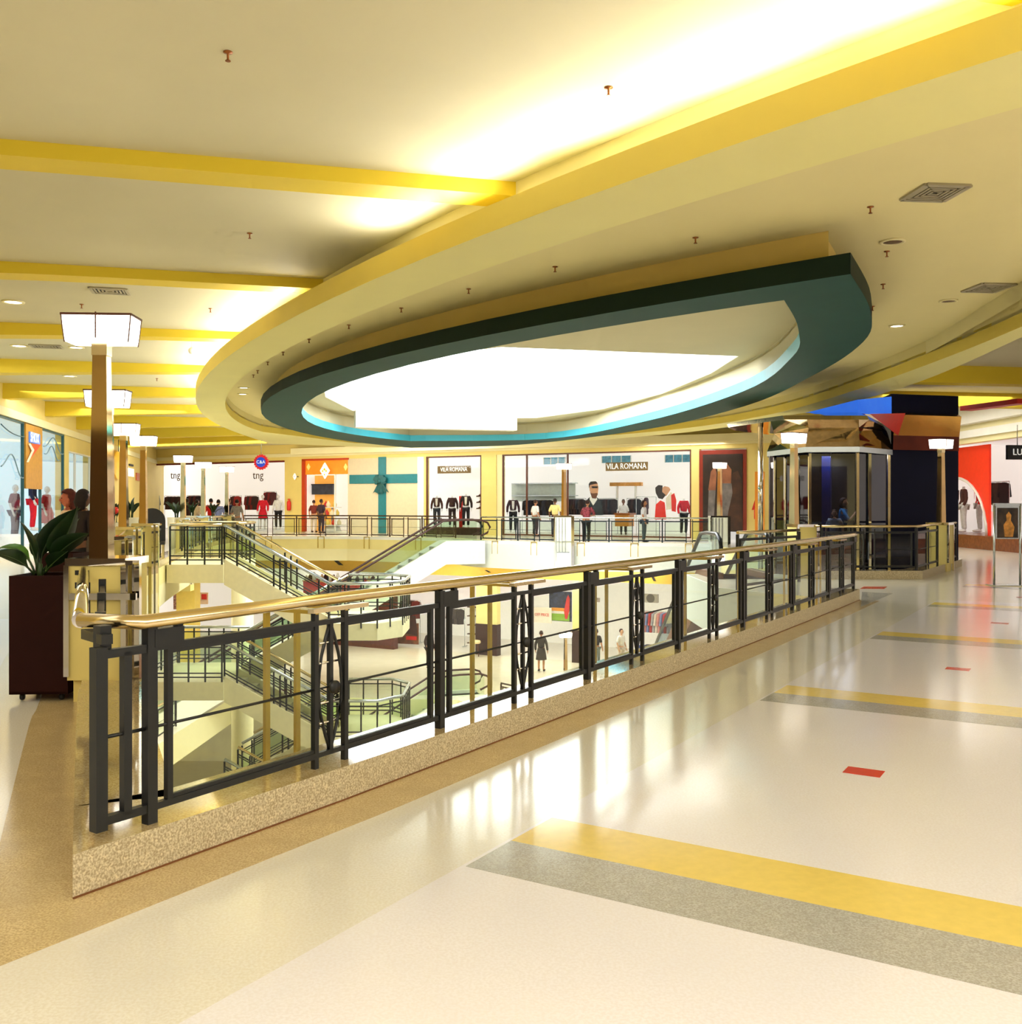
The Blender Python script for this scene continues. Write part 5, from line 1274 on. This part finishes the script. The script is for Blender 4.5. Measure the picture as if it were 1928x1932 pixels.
tp = [(372,(240,226,200),(70,80,110),'tan','person in cream shirt seen from behind at the white fashion shop entrance'),(398,(226,24,20),(190,20,20),'tan','person in red shirt at the white fashion shop entrance'),(412,(150,160,220),(240,240,240),'light','person in lilac top right of the red-shirted shopper'),(431,(20,26,64),(20,26,60),'tan','person in navy top between the two slim pillar lamps'),(447,(150,140,130),(150,140,130),'tan','person in grey dress outside the white fashion shop'),(353,(60,30,26),(40,24,20),'dark','person with dark brown top left of the cream-shirted shopper')]
for i, (px, a, b, s_, lab) in enumerate(tp):
    figure('person', lab, 'person', FW.p(FW.s_(px,-9-.5*(i%3)),-9-.5*(i%3),0), 2.7+.5*(i%3), 1.66+.05*(i%2), a, b, (38,20,18), s_, group='shoppers outside the white fashion shop')
figure('person', 'person in brown top entering the orange shop', 'person', FW.p(FW.s_(592,-.2),-.2,0), 3.0, 1.68, (118,36,16), (226,200,170), (50,22,16), 'tan')
figure('person', 'person in dark clothes inside the orange shop entrance', 'person', FW.p(FW.s_(606,-1.2),-1.2,0), 2.6, 1.72, (46,24,36), (44,30,40), (30,18,18), 'dark')
figure('person', 'person with long dark hair and blue top standing in the glass lift', 'person', gp(1591,24.6,.04), 1.0, 1.58, (40,130,190), (40,50,70), (40,22,18), 'tan', hairstyle='long', arms={'elR':(-.2,-.2,1.12),'wrR':(-.02,-.3,1.3)})
figure('person', 'child in pale top in the glass lift beside the blue-topped person', 'person', gp(1574,24.0,.04), -.4, 1.3, (190,200,216), (60,60,80), (70,44,30), 'light')
figure('person', 'person in black shirt on the lower storey by the sports poster', 'person', gp(1125,43.6,ZL), 2.6, 1.72, (40,34,34), (120,130,130), (40,20,16), 'tan')
figure('person', 'person in white shirt on the lower storey with shopping bag', 'person', gp(1172,43.6,ZL), .8, 1.72, (246,240,236), (236,220,206), (70,36,24), 'light')
figure('person', 'person in long dark dress on the lower storey in front of the sale banner', 'person', gp(1021,42.8,ZL), 2.9, 1.74, (60,54,50), (70,60,54), (60,40,30), 'tan', sleeve='long', skirt=(66,58,52))
figure('person', 'person in dark coat on the lower storey behind the second broad railing post', 'person', gp(810,43.5,ZL), 2.4, 1.74, (44,24,20), (40,24,20), (40,20,16), 'tan', sleeve='long')
bag = MB(); q = gp(1151,43.0,ZL); bag.box((q.x,q.y,.2+ZL+.0), (.36,.14,.40)); tag(bag.build('shopping_bag', mat('bag_gold',(214,150,40),.5,var=.4,scale=8)), 'golden brown shopping bag on the lower storey floor', 'bag')
# ---- mannequins
MG = 'suit mannequins in the narrow menswear window'
figure('mannequin', 'headless mannequin in dark suit, first in the narrow menswear window', 'mannequin', FW.p(FW.s_(824,.8),.8,.33), 0, 1.75, (240,228,214), (52,58,66), None, headless=True, jacket=(70,34,28), sleeve='long', manq=True, group=MG)
figure('mannequin', 'headless mannequin in closed dark jacket, middle of the narrow menswear window', 'mannequin', FW.p(FW.s_(853,.8),.8,.33), 0, 1.75, (58,26,24), (50,30,28), None, headless=True, jacket=(58,26,24), sleeve='long', manq=True, group=MG)
figure('mannequin', 'headless mannequin in dark jacket over pale shirt, last in the narrow menswear window', 'mannequin', FW.p(FW.s_(879,.8),.8,.33), 0, 1.85, (236,228,206), (30,22,22), None, headless=True, jacket=(46,26,24), sleeve='long', manq=True, group=MG)
figure('mannequin', 'headless mannequin, open dark jacket over white shirt, first in the wide menswear window', 'mannequin', FW.p(FW.s_(968,.8),.8,.12), 0, 1.85, (244,236,232), (24,18,22), None, headless=True, jacket=(60,20,28), sleeve='long', manq=True)
figure('mannequin', 'headless mannequin in red jacket by the framed poster end of the wide window', 'mannequin', FW.p(FW.s_(1290,.8),.8,.12), .3, 1.8, (206,30,40), (30,28,34), None, headless=True, jacket=(206,26,44), sleeve='long', manq=True)
figure('mannequin', 'mannequin in white shirt in the white fashion shop window by the yellow pier', 'mannequin', FW.p(FW.s_(525,.8),.8,.1), 0, 1.9, (246,242,236), (30,24,24), None, sleeve='long', manq=True)
figure('mannequin', 'mannequin in red dress in the white fashion shop window', 'mannequin', FW.p(FW.s_(496,.8),.8,.1), 0, 1.9, (226,20,44), (200,20,40), None, sleeve='long', manq=True, skirt=(222,20,44))
figure('mannequin', 'mannequin in navy jacket, white top and bright red trousers below the ochre pylon', 'mannequin', LW.p(LW.s_(62,.9),.9,.35)+Vector((0,0,.25)), PI/2+.3, 1.95, (238,240,244), (236,20,44), None, jacket=(24,28,60), sleeve='long', manq=True)
figure('mannequin', 'mannequin in plum top behind the nearest aisle shop pane', 'mannequin', LW.p(LW.s_(28,1.5),1.5,.28), PI/2, 1.85, (112,50,84), (84,84,110), None, manq=True)
figure('mannequin', 'mannequin in red and blue outfit right of the red-trousered mannequin', 'mannequin', LW.p(LW.s_(88,.8),.8,.3), PI/2, 1.8, (190,40,50), (130,130,190), None, manq=True, skirt=(206,44,60))
for s_ in ():
    pass
mb = MB(); LW.box(mb, LW.s_(52), LW.s_(92), .45, 1.9, .274, .56); tag(mb.build('display_plinth', M_shopglow), 'white window plinth under the red-trousered mannequin', 'plinth')
figure('mannequin', 'headless mannequin in bright red jacket by the red arched panel', 'mannequin', RW.p(RW.s_(1848,1.6),1.6,.46), -PI/2-.3, 1.95, (226,30,30), (214,210,206), None, headless=True, jacket=(236,24,20), sleeve='long', manq=True)
figure('mannequin', 'headless mannequin in brown coat at the arch of the red panel', 'mannequin', RW.p(RW.s_(1818,.8),.8,.47), -PI/2-.2, 1.85, (90,50,40), (220,214,206), None, headless=True, jacket=(84,44,34), sleeve='long', manq=True)
# ---- hanging garments
def garment_mesh():
    mb = MB(); o = [(-.05,0),(-.2,-.06),(-.25,-.5),(-.19,-.52),(-.16,-.28),(-.17,-.78),(.17,-.78),(.16,-.28),(.19,-.52),(.25,-.5),(.2,-.06),(.05,0)]
    n = len(o); vs = [(x,-.045,z) for x, z in o]+[(x,.045,z) for x, z in o]
    mb.add(vs, [tuple(range(n)), tuple(range(2*n-1,n-1,-1))]+[(i,(i+1)%n,n+(i+1)%n,n+i) for i in range(n)]); return mb
gproto = {}
def hang(col, loc, rz, label, group, nm='hanging_jacket', s=1.0):
    if col not in gproto:
        o = garment_mesh().build(nm, cloth(col)); gproto[col] = o
    else:
        o = gproto[col].copy(); C.objects.link(o)
    o.location = loc; o.rotation_euler = (0,0,rz); o.scale = (s,s,s); tag(o, label, 'jacket', group); return o
def rack(fr, px0, px1, v, z, n, cols, where, group, rzoff=.9, s=1.0, zl=None):
    a0, a1 = fr.s_(px0, v), fr.s_(px1, v); c = fr.p((a0+a1)/2, v, z)
    t = thing('clothes_rail', 'steel clothes rail '+where, 'clothes rail', (c.x,c.y,z), fr.rz)
    L = abs(a1-a0)+.3; base = (0.0 if zl is None else zl)-z+.02
    mb = MB(); mb.tube([(-L/2,0,.03),(L/2,0,.03)], .015, 6); mb.build('rail_bar', M_silver, t)
    for s_ in (-1,1):
        mb = MB(); mb.tube([(s_*L/2,0,.03),(s_*L/2,0,base)], .015, 6); mb.bx(s_*L/2-.03,s_*L/2+.03,-.25,.25,base-.005,base+.02); mb.build('leg', M_silver, t)
    for i in range(n):
        q = fr.p(a0+(a1-a0)*(i+.5)/n, v, z); col = cols[i % len(cols)]
        hang(col[0], q, fr.rz+rzoff, col[1]+' garment, '+ORD[i % 20]+' on the rail '+where, group, s=s)
DK = [((44,28,30),'charcoal'),((60,30,28),'dark brown'),((30,30,40),'navy black')]
rack(FW, 1066, 1100, 3.6, 1.75, 7, DK, 'left of the sunglasses poster', 'suits in the menswear shop', 1.1)
rack(FW, 1128, 1160, 4.3, 1.75, 7, DK, 'right of the sunglasses poster', 'suits in the menswear shop', 1.1)
rack(FW, 1188, 1206, 4.6, 1.75, 3, DK, 'right of the wooden counter', 'suits in the menswear shop', 1.1)
rack(FW, 990, 1040, 4.0, 1.70, 7, [((30,22,22),'black'),((40,44,60),'slate')], 'under the long wall shelving', 'suits in the menswear shop', .9)
rack(FW, 1206, 1232, 2.2, 1.8, 1, [((60,30,50),'plum'),((70,34,34),'maroon')], 'left of the red coat poster', 'suits in the menswear shop', 1.57)
rack(FW, 288, 298, .9, 1.95, 2, [((52,20,16),'dark brown')], 'at the start of the white fashion shop window', 'jackets in the white fashion shop window', 1.4)
rack(FW, 314, 346, 1.2, 1.95, 5, [((60,26,20),'brown'),((40,18,16),'black brown')], 'under the first brown shop lettering', 'jackets in the white fashion shop window', .6)
rack(FW, 438, 452, 1.0, 1.95, 2, [((70,28,20),'brown'),((150,30,24),'red')], 'between the two brown shop letterings', 'jackets in the white fashion shop window', .6)
rack(FW, 356, 378, 2.4, 2.0, 5, [((40,20,18),'black brown'),((96,40,28),'chestnut')], 'behind the cream-shirted shopper', 'jackets in the white fashion shop window', .6)
rack(FW, 466, 484, 1.2, 1.95, 4, [((120,20,16),'dark red'),((50,28,16),'dark brown')], 'under the second brown shop lettering', 'jackets in the white fashion shop window', .6)
rack(FW, 502, 518, 3.0, 2.2, 4, [((150,36,30),'brick red'),((90,40,40),'maroon')], 'behind the white-shirted mannequin', 'jackets in the white fashion shop window', .6)
rack(LF, 1214, 1268, 1.6, ZL+2.3, 10, [((244,226,216),'cream'),((226,150,150),'pink'),((130,150,206),'blue'),((206,60,60),'red'),((180,180,190),'grey')], 'under the white shelf of the lower shop', 'clothes in the lower shop', 1.0, 1.2, ZL)
rack(LF, 1296, 1340, 1.8, ZL+2.6, 6, [((240,230,226),'white'),((226,206,206),'blush')], 'behind the black escalator handrail', 'clothes in the lower shop', 1.0, 1.2, ZL)
rack(LF, 846, 872, 1.6, ZL+1.9, 4, [((90,80,76),'grey'),((70,62,60),'slate')], 'in the white lower shop left of the yellow column', 'clothes in the lower shop', .8, 1.0, ZL)
rack(LF, 760, 788, 1.6, ZL+2.2, 5, [((96,56,40),'brown'),((120,50,40),'rust'),((70,50,44),'umber')], 'of the lower shop above the low balcony rail', 'clothes in the lower shop', .8, 1.2, ZL)
rack(RW, 1868, 1900, 1.4, 2.25, 3, [((40,30,34),'black'),((60,44,44),'charcoal')], 'beside the red arched panel', 'coats in the red shop', .5)
# small boots or boxes on the white ledge of the narrow window
t = thing('display_shelf', 'narrow white shelf stand with dark shoes at the end of the menswear window', 'shelf', FW.p(FW.s_(903,.8),.8,.33), FW.rz)
mb = MB()
for z in (.9,1.2,1.5): mb.bx(-.16,.16,-.12,.12,z,z+.02)
mb.build('board', M_white, t); mb = MB(); mb.bx(-.02,.02,.08,.12,0,1.7); mb.build('post', M_white, t)
for i, z in enumerate((.922,1.222,1.522)):
    mb = MB(); mb.add([(-.12,-.05,0),(.12,-.05,0),(.12,.05,0),(-.12,.05,0),(-.1,-.04,.06),(.0,-.04,.07),(.0,.04,.07),(-.1,.04,.06),(.12,-.04,.12),(.06,-.04,.12),(.06,.04,.12),(.12,.04,.12)], [(3,2,1,0),(0,1,8,9,5,4),(2,3,7,6,10,11),(4,5,6,7),(5,9,10,6),(9,8,11,10),(1,2,11,8),(0,4,7,3)])
    o = mb.build('shoe', cloth((70,34,20))); o.location = FW.p(FW.s_(903,.8),.8,.33+z+.002); o.rotation_euler = (0,0,FW.rz); tag(o, 'brown shoe on the '+['lowest','middle','top'][i]+' board of the narrow shelf stand', 'shoe', 'shoes on the narrow shelf stand')
mb = MB(); FW.pbox(mb, 866, 872, 936, 1000, 1.2, 1.25); tag(mb.build('window_panel', M_red), 'slim red panel between two suit mannequins', 'panel')
# ================================================================= planters and plants
M_leaf = mat('leaf_dark', (22,44,14), .4, var=.4, scale=9, spec=.4)
M_leafb = mat('leaf_bright', (70,120,22), .35, var=.3, scale=9)
M_stem = mat('leaf_stem', (44,66,18), .5, var=.2)
M_tub = mat('planter_brown', (42,13,7), .55, var=.12, scale=3, spec=.12)
M_soil = mat('soil', (38,20,12), .9, var=.4, scale=40)
def planter(label, x, y, w_, h_, rz, group):
    t = thing('rolling_planter', label, 'planter', (x,y,0), rz, group); z0 = .055
    mb = MB(); o = w_/2; i_ = o-.02
    mb.bx(-o,o,-o,o,z0,z0+.02)
    for a in (-1,1): mb.bx(-o,o,a*o-.01-(.01*a),a*o+.01-(.01*a),z0,z0+h_); mb.bx(a*o-.01-(.01*a),a*o+.01-(.01*a),-o+.02,o-.02,z0,z0+h_)
    mb.build('tub', M_tub, t)
    mb = MB(); mb.bx(-i_,i_,-i_,i_,z0+.1,z0+h_-.05); mb.build('soil', M_soil, t)
    for sx in (-1,1):
        for sy in (-1,1):
            mb = MB(); mb.lathe([(0,-.012),(.026,-.012),(.028,0),(.026,.012),(0,.012)], (0,0,0), 12)
            mb.v = [Vector((sx*(o-.07)+v.z, sy*(o-.07)+v.x, .028+v.y)) for v in mb.v]; mb.bx(sx*(o-.07)-.02,sx*(o-.07)+.02,sy*(o-.07)-.012,sy*(o-.07)+.012,.045,.058)
            mb.build('caster', M_black, t)
    return t
def leaf(parent, base, mid, tip, width, m, roll=0.0, stem=True):
    base, mid, tip = Vector(base), Vector(mid), Vector(tip); n = 10; mb = MB()
    pts = []
    for i in range(n+1):
        u = i/n; pts.append(base*(1-u)**2+mid*2*u*(1-u)+tip*u*u)
    s0 = .28 if stem else 0
    L, R, Cc = [], [], []
    for i in range(n+1):
        u = i/n; tng = (pts[min(i+1,n)]-pts[max(i-1,0)]).normalized(); a = tng.cross(Vector((0,0,1)))
        if a.length < .1: a = Vector((1,0,0))
        a.normalize(); b = a.cross(tng); a = a*math.cos(roll)+b*math.sin(roll); nn = a.cross(tng)
        q = max(0, (u-s0)/(1-s0)); wd = width*.5*(math.sin(PI*q**.75)**.8 if q > 0 else 0)+.006*(1-u)
        L.append(pts[i]+a*wd+nn*wd*.35); R.append(pts[i]-a*wd+nn*wd*.35); Cc.append(pts[i])
    for i in range(n):
        mb.add([L[i],Cc[i],Cc[i+1],L[i+1]], [(0,1,2,3)], 0, True); mb.add([Cc[i],R[i],R[i+1],Cc[i+1]], [(0,1,2,3)], 0, True)
    mb.tube(Cc, [.010*(1-.8*i/n) for i in range(n+1)], 6, 1)
    return mb.build('leaf', [m, M_stem], parent, True)
def plant_px(label, Y, root_px, root_py, leaves, group=None):
    r = at(root_px, root_py, Y); t = thing('potted_plant', label, 'plant', r, 0, group)
    mb = MB(); mb.tube([r+Vector((0,0,-.02)), r+Vector((0,0,.10))], [.028,.018], 8); mb.build('stem', M_stem, t, True)
    for (bx_, by_), (mx, my), (tx, ty), w_, m, dy, roll in leaves:
        leaf(t, at(bx_,by_,Y), at(mx,my,Y+dy*.5), at(tx,ty,Y+dy), w_, m, roll)
    return t
planter('dark brown rolling planter box nearest, beside the first pillar', -3.60, 7.66, .435, .90, .06, 'brown rolling planters')
planter('dark brown rolling planter box behind the nearest planter', -4.82, 10.6, .42, .92, -.1, 'brown rolling planters')
plant_px('broad-leaved plant in the nearest brown planter', 7.66, 76, 1088, [
 ((76,1080),(70,1020),(152,958),.17,M_leaf,.05,.9),
 ((82,1075),(120,1040),(146,956),.24,M_leaf,-.05,.2),
 ((72,1080),(60,1020),(38,984),.20,M_leaf,-.1,.2),
 ((66,1082),(46,1020),(-6,1036),.09,M_leafb,.05,.5),
 ((64,1084),(40,1050),(-14,1044),.16,M_leaf,-.12,.6),
 ((84,1080),(112,1030),(168,1006),.18,M_leaf,-.1,.5),
 ((84,1082),(100,1060),(128,1040),.14,M_leaf,-.15,.4),
 ((70,1082),(74,1030),(70,1005),.12,M_leaf,.15,.1),
 ((80,1082),(110,1060),(140,1010),.15,M_leaf,.12,.7)])
plant_px('leafy plant in the planter behind the nearest one', 10.6, 124, 1046, [
 ((124,1044),(112,1010),(100,992),.2,M_leaf,0,.3),((124,1044),(134,1000),(150,978),.22,M_leaf,.1,.3),((124,1044),(124,1000),(122,970),.18,M_leaf,.1,.1),((124,1044),(140,1026),(160,1012),.18,M_leaf,0,.5)])
# far planters in the aisle with pale tubs
for i, (px, Y, py, lab) in enumerate(((333,33.0,975,'bushy dark plant in front of the white fashion shop racks'),(362,35,972,'leafy plant just right of the fifth lamp post'),(402,37,972,'tall-leaved plant before the red-shirted shopper'),(247,27,975,'small plant between the third and fourth lamp posts'),(216,22,984,'small red-flowered plant right of the second lamp post'))):
    M_pt = mat('pale_tub', (206,196,160), .5, var=.05)
    x = (px-CX)/F*Y; t = thing('pale_planter', 'pale planter tub under the '+lab, 'planter', (x,Y,0))
    zt_ = H+(Y0-py)/F*Y
    mb = MB(); mb.lathe([(.24,0),(.3,zt_-.02),(.27,zt_-.02),(.22,.05)], (0,0,0), 18); mb.build('tub', M_pt, t)
    mb = MB(); mb.lathe([(0,zt_-.08),(.26,zt_-.08),(.26,zt_-.05),(0,zt_-.05)], (0,0,0), 14); mb.build('soil', M_soil, t)
    t = thing('potted_plant', lab, 'plant', (x,Y,zt_-.05), 0, 'plants in the far aisle'); random.seed(i)
    for j in range(9 if i else 14):
        a = 2*PI*j/9+random.random()*.5; r = .14+.16*random.random(); hh = .25+.30*random.random()
        mb_ = leaf(t, (x+.05*math.cos(a),Y+.05*math.sin(a),zt_-.04), (x+r*.15*math.cos(a),Y+r*.15*math.sin(a),zt_+hh*.7), (x+r*1.3*math.cos(a),Y+r*1.3*math.sin(a),zt_+hh), .12, M_leaf, random.random())
    if i == 4:
        mb = MB(); mb.ball((0.05,-.1,.3), .09, 8); mb.build('flower', M_red, t)
t = thing('aisle_seat', 'black rounded chair back showing above the aisle railing', 'chair', gp(287,26.5), .3)
mb = MB(); n = 12; pts = [(.34*math.cos(PI*i/n), 1.05+.34*math.sin(PI*i/n)) for i in range(n+1)]+[(-.34,.5),(.34,.5)]
mb.add([(x,-.05,z) for x, z in pts]+[(x,.05,z) for x, z in pts], [tuple(range(len(pts))), tuple(range(2*len(pts)-1,len(pts)-1,-1))]+[(i,(i+1)%len(pts),len(pts)+(i+1)%len(pts),len(pts)+i) for i in range(len(pts))]); mb.build('backrest', M_black, t)
mb = MB(); mb.bx(-.34,.34,-.6,.05,.42,.5); mb.build('seat', M_black, t)
for sx in (-1,1):
    for y_ in (-.55,.0):
        mb = MB(); mb.bx(sx*.3-.02,sx*.3+.02,y_-.02,y_+.02,0,.42); mb.build('leg', M_chrome, t)
# ---- fittings of the lower storey
lamp('lamp post with square shade standing on the lower storey floor', (1067-CX)/F*41.5, 41.5, ZL, .3, None)
t = thing('display_shelf', 'white shoe shelf unit in the lower shop left of the yellow column', 'shelf', LF.pp(893,1225,1.0), LF.rz)
mb = MB()
for z in (.3,.75,1.2,1.65,2.1): mb.bx(-.28,.28,-.15,.15,z,z+.05)
mb.build('board', M_letterb, t); mb = MB(); mb.bx(-.3,.3,.15,.18,0,2.3); mb.build('back_panel', M_white, t)
t = thing('round_stool', 'cream topped stool in the lower shop below the shoe shelf', 'stool', LF.p(LF.s_(896,-.9),-.9,ZL), 0)
mb = MB(); mb.lathe([(0,.62),(.26,.62),(.28,.68),(.26,.76),(0,.78)], (0,0,0), 16); mb.build('seat', mat('stool_cream',(240,220,170),.5), t)
for i in range(4):
    mb = MB(); a = PI/4+i*PI/2; mb.tube([(.2*math.cos(a),.2*math.sin(a),.63),(.25*math.cos(a),.25*math.sin(a),0.004)], .018, 6); mb.build('leg', M_brownframe, t)
t = thing('window_poster', 'brown leather-look poster display in the lower shop beside the escalator', 'poster', LF.pp(748,1190,.6), LF.rz)
sil('printed_pile', mat('poster_umber',(120,70,34),.5,var=.5,scale=3), [(700,1212),(702,1204),(722,1203),(738,1190),(742,1176),(790,1176),(790,1216)], .6, t, LF)
sil('printed_jacket', mat('poster_umber_dark',(66,36,22),.5,var=.4,scale=3), [(744,1188),(750,1168),(764,1160),(784,1162),(788,1200),(770,1196)], .58, t, LF)
sil('printed_stripe', M_red, [(766,1200),(786,1201),(786,1208),(766,1207)], .56, t, LF)
t = thing('sale_table', 'white sale table with folded clothes in the lower shop under the clothes rail', 'table', LF.p(LF.s_(1236,.2),.2,ZL), LF.rz)
mb = MB(); mb.bx(-.9,.9,-.45,.45,.78,.84); mb.build('top', M_white, t)
for sx in (-1,1):
    for sy in (-1,1): mb = MB(); mb.bx(sx*.82-.03,sx*.82+.03,sy*.38-.03,sy*.38+.03,.004,.78); mb.build('leg', M_silver, t)
R_ = Matrix.Rotation(LF.rz, 3, 'Z'); b0 = LF.p(LF.s_(1236,.2),.2,ZL)
for i in range(6):
    mb = MB(); mb.bx(-.16,.16,-.2,.2,0,.07); mb.bx(-.15,.15,-.19,.19,.07,.10); o = mb.build('folded_shirt', cloth([(90,110,170),(240,230,226),(200,70,70),(120,150,120),(60,60,70),(226,190,110)][i])); q = R_@Vector((-.62+.41*(i%4) if i < 4 else -.4+.6*(i-4), -.2 if i < 4 else .22, .842))
    o.location = b0+q; o.rotation_euler = (0,0,LF.rz); tag(o, ['blue','cream','red','green','charcoal','mustard'][i]+' folded shirt on the sale table of the lower shop', 'shirt', 'folded shirts on the sale table')
t = thing('notice_board', 'grey wall notice in the pale lower shop by the black-shirted person', 'notice', LF.pp(1126,1131,2.4), LF.rz)
mb = MB(); LF.pbox(mb, 1121, 1131, 1128, 1136, 2.4, 2.45); mb.build('board', mat('notice_grey',(196,180,170),.5), t, True)
t = thing('wall_speaker', 'grey round-faced wall unit above the lower clothes rail', 'wall unit', LF.pp(1227,1128,1.0), LF.rz)
mb = MB(); LF.pbox(mb, 1214, 1240, 1121, 1137, 1.0, 1.2); mb.build('housing', mat('unit_grey',(186,178,166),.5), t, True)
mb = MB(); c = LF.pp(1227,1129,.98); mb.poly([c+Vector((LF.d.x*.2*math.cos(2*PI*i/16), LF.d.y*.2*math.cos(2*PI*i/16), .2*math.sin(2*PI*i/16))) for i in range(16)]); mb.build('dial', mat('unit_dark',(96,90,80),.5), t, True)
t = thing('wall_light', 'glowing white wall light on the fluted pillar across the void', 'wall light', (1.86,35.0,-.35))
mb = MB(); mb.bx(-.2,.2,-.06,.06,-.4,.1); mb.build('diffuser', M_lampg, t); mb = MB(); mb.bx(-.22,.22,-.03,.08,.1,.14); mb.build('top_plate', M_silver, t)
t = thing('wall_light', 'glowing white wall light below the pillar before the framed poster', 'wall light', (7.2,33.95,-.2))
mb = MB(); mb.bx(-.22,.22,-.06,.06,-.35,.05); mb.build('diffuser', M_lampg, t); mb = MB(); mb.bx(-.24,.24,-.03,.08,.05,.09); mb.build('top_plate', M_silver, t)

# red fronted stall under the amber bulkhead, seen behind the upper staircase landing
t = thing('market_stall', 'red fronted stall on the lower storey behind the octagonal stair landing', 'stall', LF.p(LF.s_(655,-1.2),-1.2,ZL), LF.rz)
mb = MB(); LF.pbox(mb, 572, 742, 1101, 1122, -1.2, -1.1); mb.build('front_board', M_red, t, True)
mb = MB(); LF.pbox(mb, 572, 742, 1122, 1236, -1.0, -.6); mb.build('body', mat('stall_dark',(90,40,30),.5,var=.3), t, True)
mb = MB(); LF.pbox(mb, 570, 744, 1099, 1101, -1.3, -.5); mb.build('counter_top', M_wood, t, True)
cs = [(250,240,220),(60,24,18),(240,200,150),(196,40,30),(250,250,240),(90,60,40)]
for i in range(22):
    px = 578+i*7.4; c = cs[(i*5) % 6]; zt_ = LF.z_(1099, px, -.9)+.004; hh = .22+.1*((i*7) % 3)
    mb = MB(); mb.lathe([(.0,0),(.10,0),(.11,hh*.6),(.05,hh*.8),(.05,hh),(0,hh)], (0,0,0), 8); o = mb.build('jar', cloth(c, .1)); q = LF.p(LF.s_(px,-.9),-.9,LF.z_(1099, 657, -1.3)+.012); o.location = q
    tag(o, 'jar on the red stall counter, '+(ORD[i] if i < 20 else ['twenty-first','twenty-second'][i-20])+' from the stair side', 'jar', 'jars on the red stall')
# banners and panels on the shops behind the stair
LB = WF((-18,41),(1,-.12))
for px0, px1, py0, py1, m, nm, lab in ((440,447,1112,1136,M_red,'hanging_banner','narrow red banner behind the upper stair flight on the lower storey'),(376,392,1118,1140,mat('panel_peach',(250,214,180),.5),'wall_panel','peach notice panel left of the round ivory column below'),(380,389,1121,1131,M_red,'wall_picture','small red picture on the peach panel below'),(327,352,1110,1150,mat('panel_rack',(170,120,110),.6,var=.8,scale=14),'clothes_display','mixed clothes display in the lower shop left of the golden column'),(460,476,1120,1136,mat('panel_dark',(70,50,60),.5,var=.6,scale=9),'wall_picture','dark picture behind the upper stair flight')):
    mb = MB(); v_ = -.1 if nm == 'wall_picture' and px0 == 380 else 0; LB.pbox(mb, px0, px1, py0, py1, v_, v_+.06); tag(mb.build(nm, m), lab, nm.replace('_',' '))
mb = MB(); a, b = at(1822,771,26.0), at(1930,757,24.0); mb.bar(a, b, .35, .12); struct('trim_10', mb, [M_red])
# ================================================================= lights
def area(name, loc, target, size, sizey, power, col=(1,.99,.96)):
    l = bpy.data.lights.new(name, 'AREA'); l.shape = 'RECTANGLE'; l.size = size; l.size_y = sizey; l.energy = power; l.color = col
    o = bpy.data.objects.new(name, l); C.objects.link(o); o.location = loc
    d = Vector(target)-Vector(loc); o.rotation_euler = d.to_track_quat('-Z', 'Y').to_euler()
    return o
# cove strips on the ledge of the ceiling disc
P = [Vector((p[0],p[1])) for p in catmull(lipL, 6)]
acc = 0; lastp = P[0]
cov = offset_path(P, -.30) if True else P
cx_, cy_ = 0, 24
L = 0; step = 1.5; pos = []
for i in range(1, len(cov)):
    seg = cov[i]-cov[i-1]; d = seg.length
    while L <= d:
        p = cov[i-1]+seg*(L/d); pos.append((p, seg.normalized())); L += step
    L -= d
for i, (p, t) in enumerate(pos):
    pxp = CX+p.x/p.y*F
    if 560 < pxp < 760 or p.y < 4.5: continue
    n = Vector((-t.y, t.x))
    if n.dot(p-Vector((0,24))) < 0: n = -n
    area('cove_lamp', (p.x, p.y, 4.29), (p.x+n.x*.75, p.y+n.y*.75, 4.9), 1.3, .12, 23, (1,.97,.9))
# general mall fill: broad unseen area lights added below the ceiling
for (x, y, zz, sx, sy, pw) in ((3,-2.5,4.6,14,5,900),(10,6,4.6,4,8,420),(-7,5,4.6,4,7,160),(-11,17,4.6,3,8,200),(-12,30,4.5,3,8,240),(-6,47,4.5,10,3,300),(4,41.5,4.1,10,3,300),(12.5,30,4.6,4,8,320)):
    area('ceiling_fill', (x,y,zz), (x,y,0), sx, sy, pw)
# daylight through the skylight
area('skylight_daylight', (-.5,27,6.3), (-.5,27,0), 7, 12, 1500, (.95,.98,1))
# lower storeys and basement: unseen area lights added to brighten them
for (x, y) in ((-6,46),(3,44),(-13,30),(10,32)):
    area('lower_fill', (x,y,-1.1), (x,y,-6), 7, 3, 380)
area('basement_fill', (-4,32,-6.9), (-4,32,-12), 12, 12, 900)
area('lift_car_fill', (8.1,24.6,2.7), (8.1,24.6,0), .9, .9, 60)  # unseen light added so the people in the lift show
area('far_left_fill', (-15,46,4.5), (-15,47,0), 8, 4, 420)  # unseen light added to brighten the far-left ceiling
for p, q in (((-12,46,3.6),(-14,54,4.4)),((-2,43,3.6),(0,47,4.4)),((-7,45,3.6),(-8,51,4.4))):
    area('far_wall_fill', p, q, 5, .4, 65)  # unseen lights added to brighten the far wall header
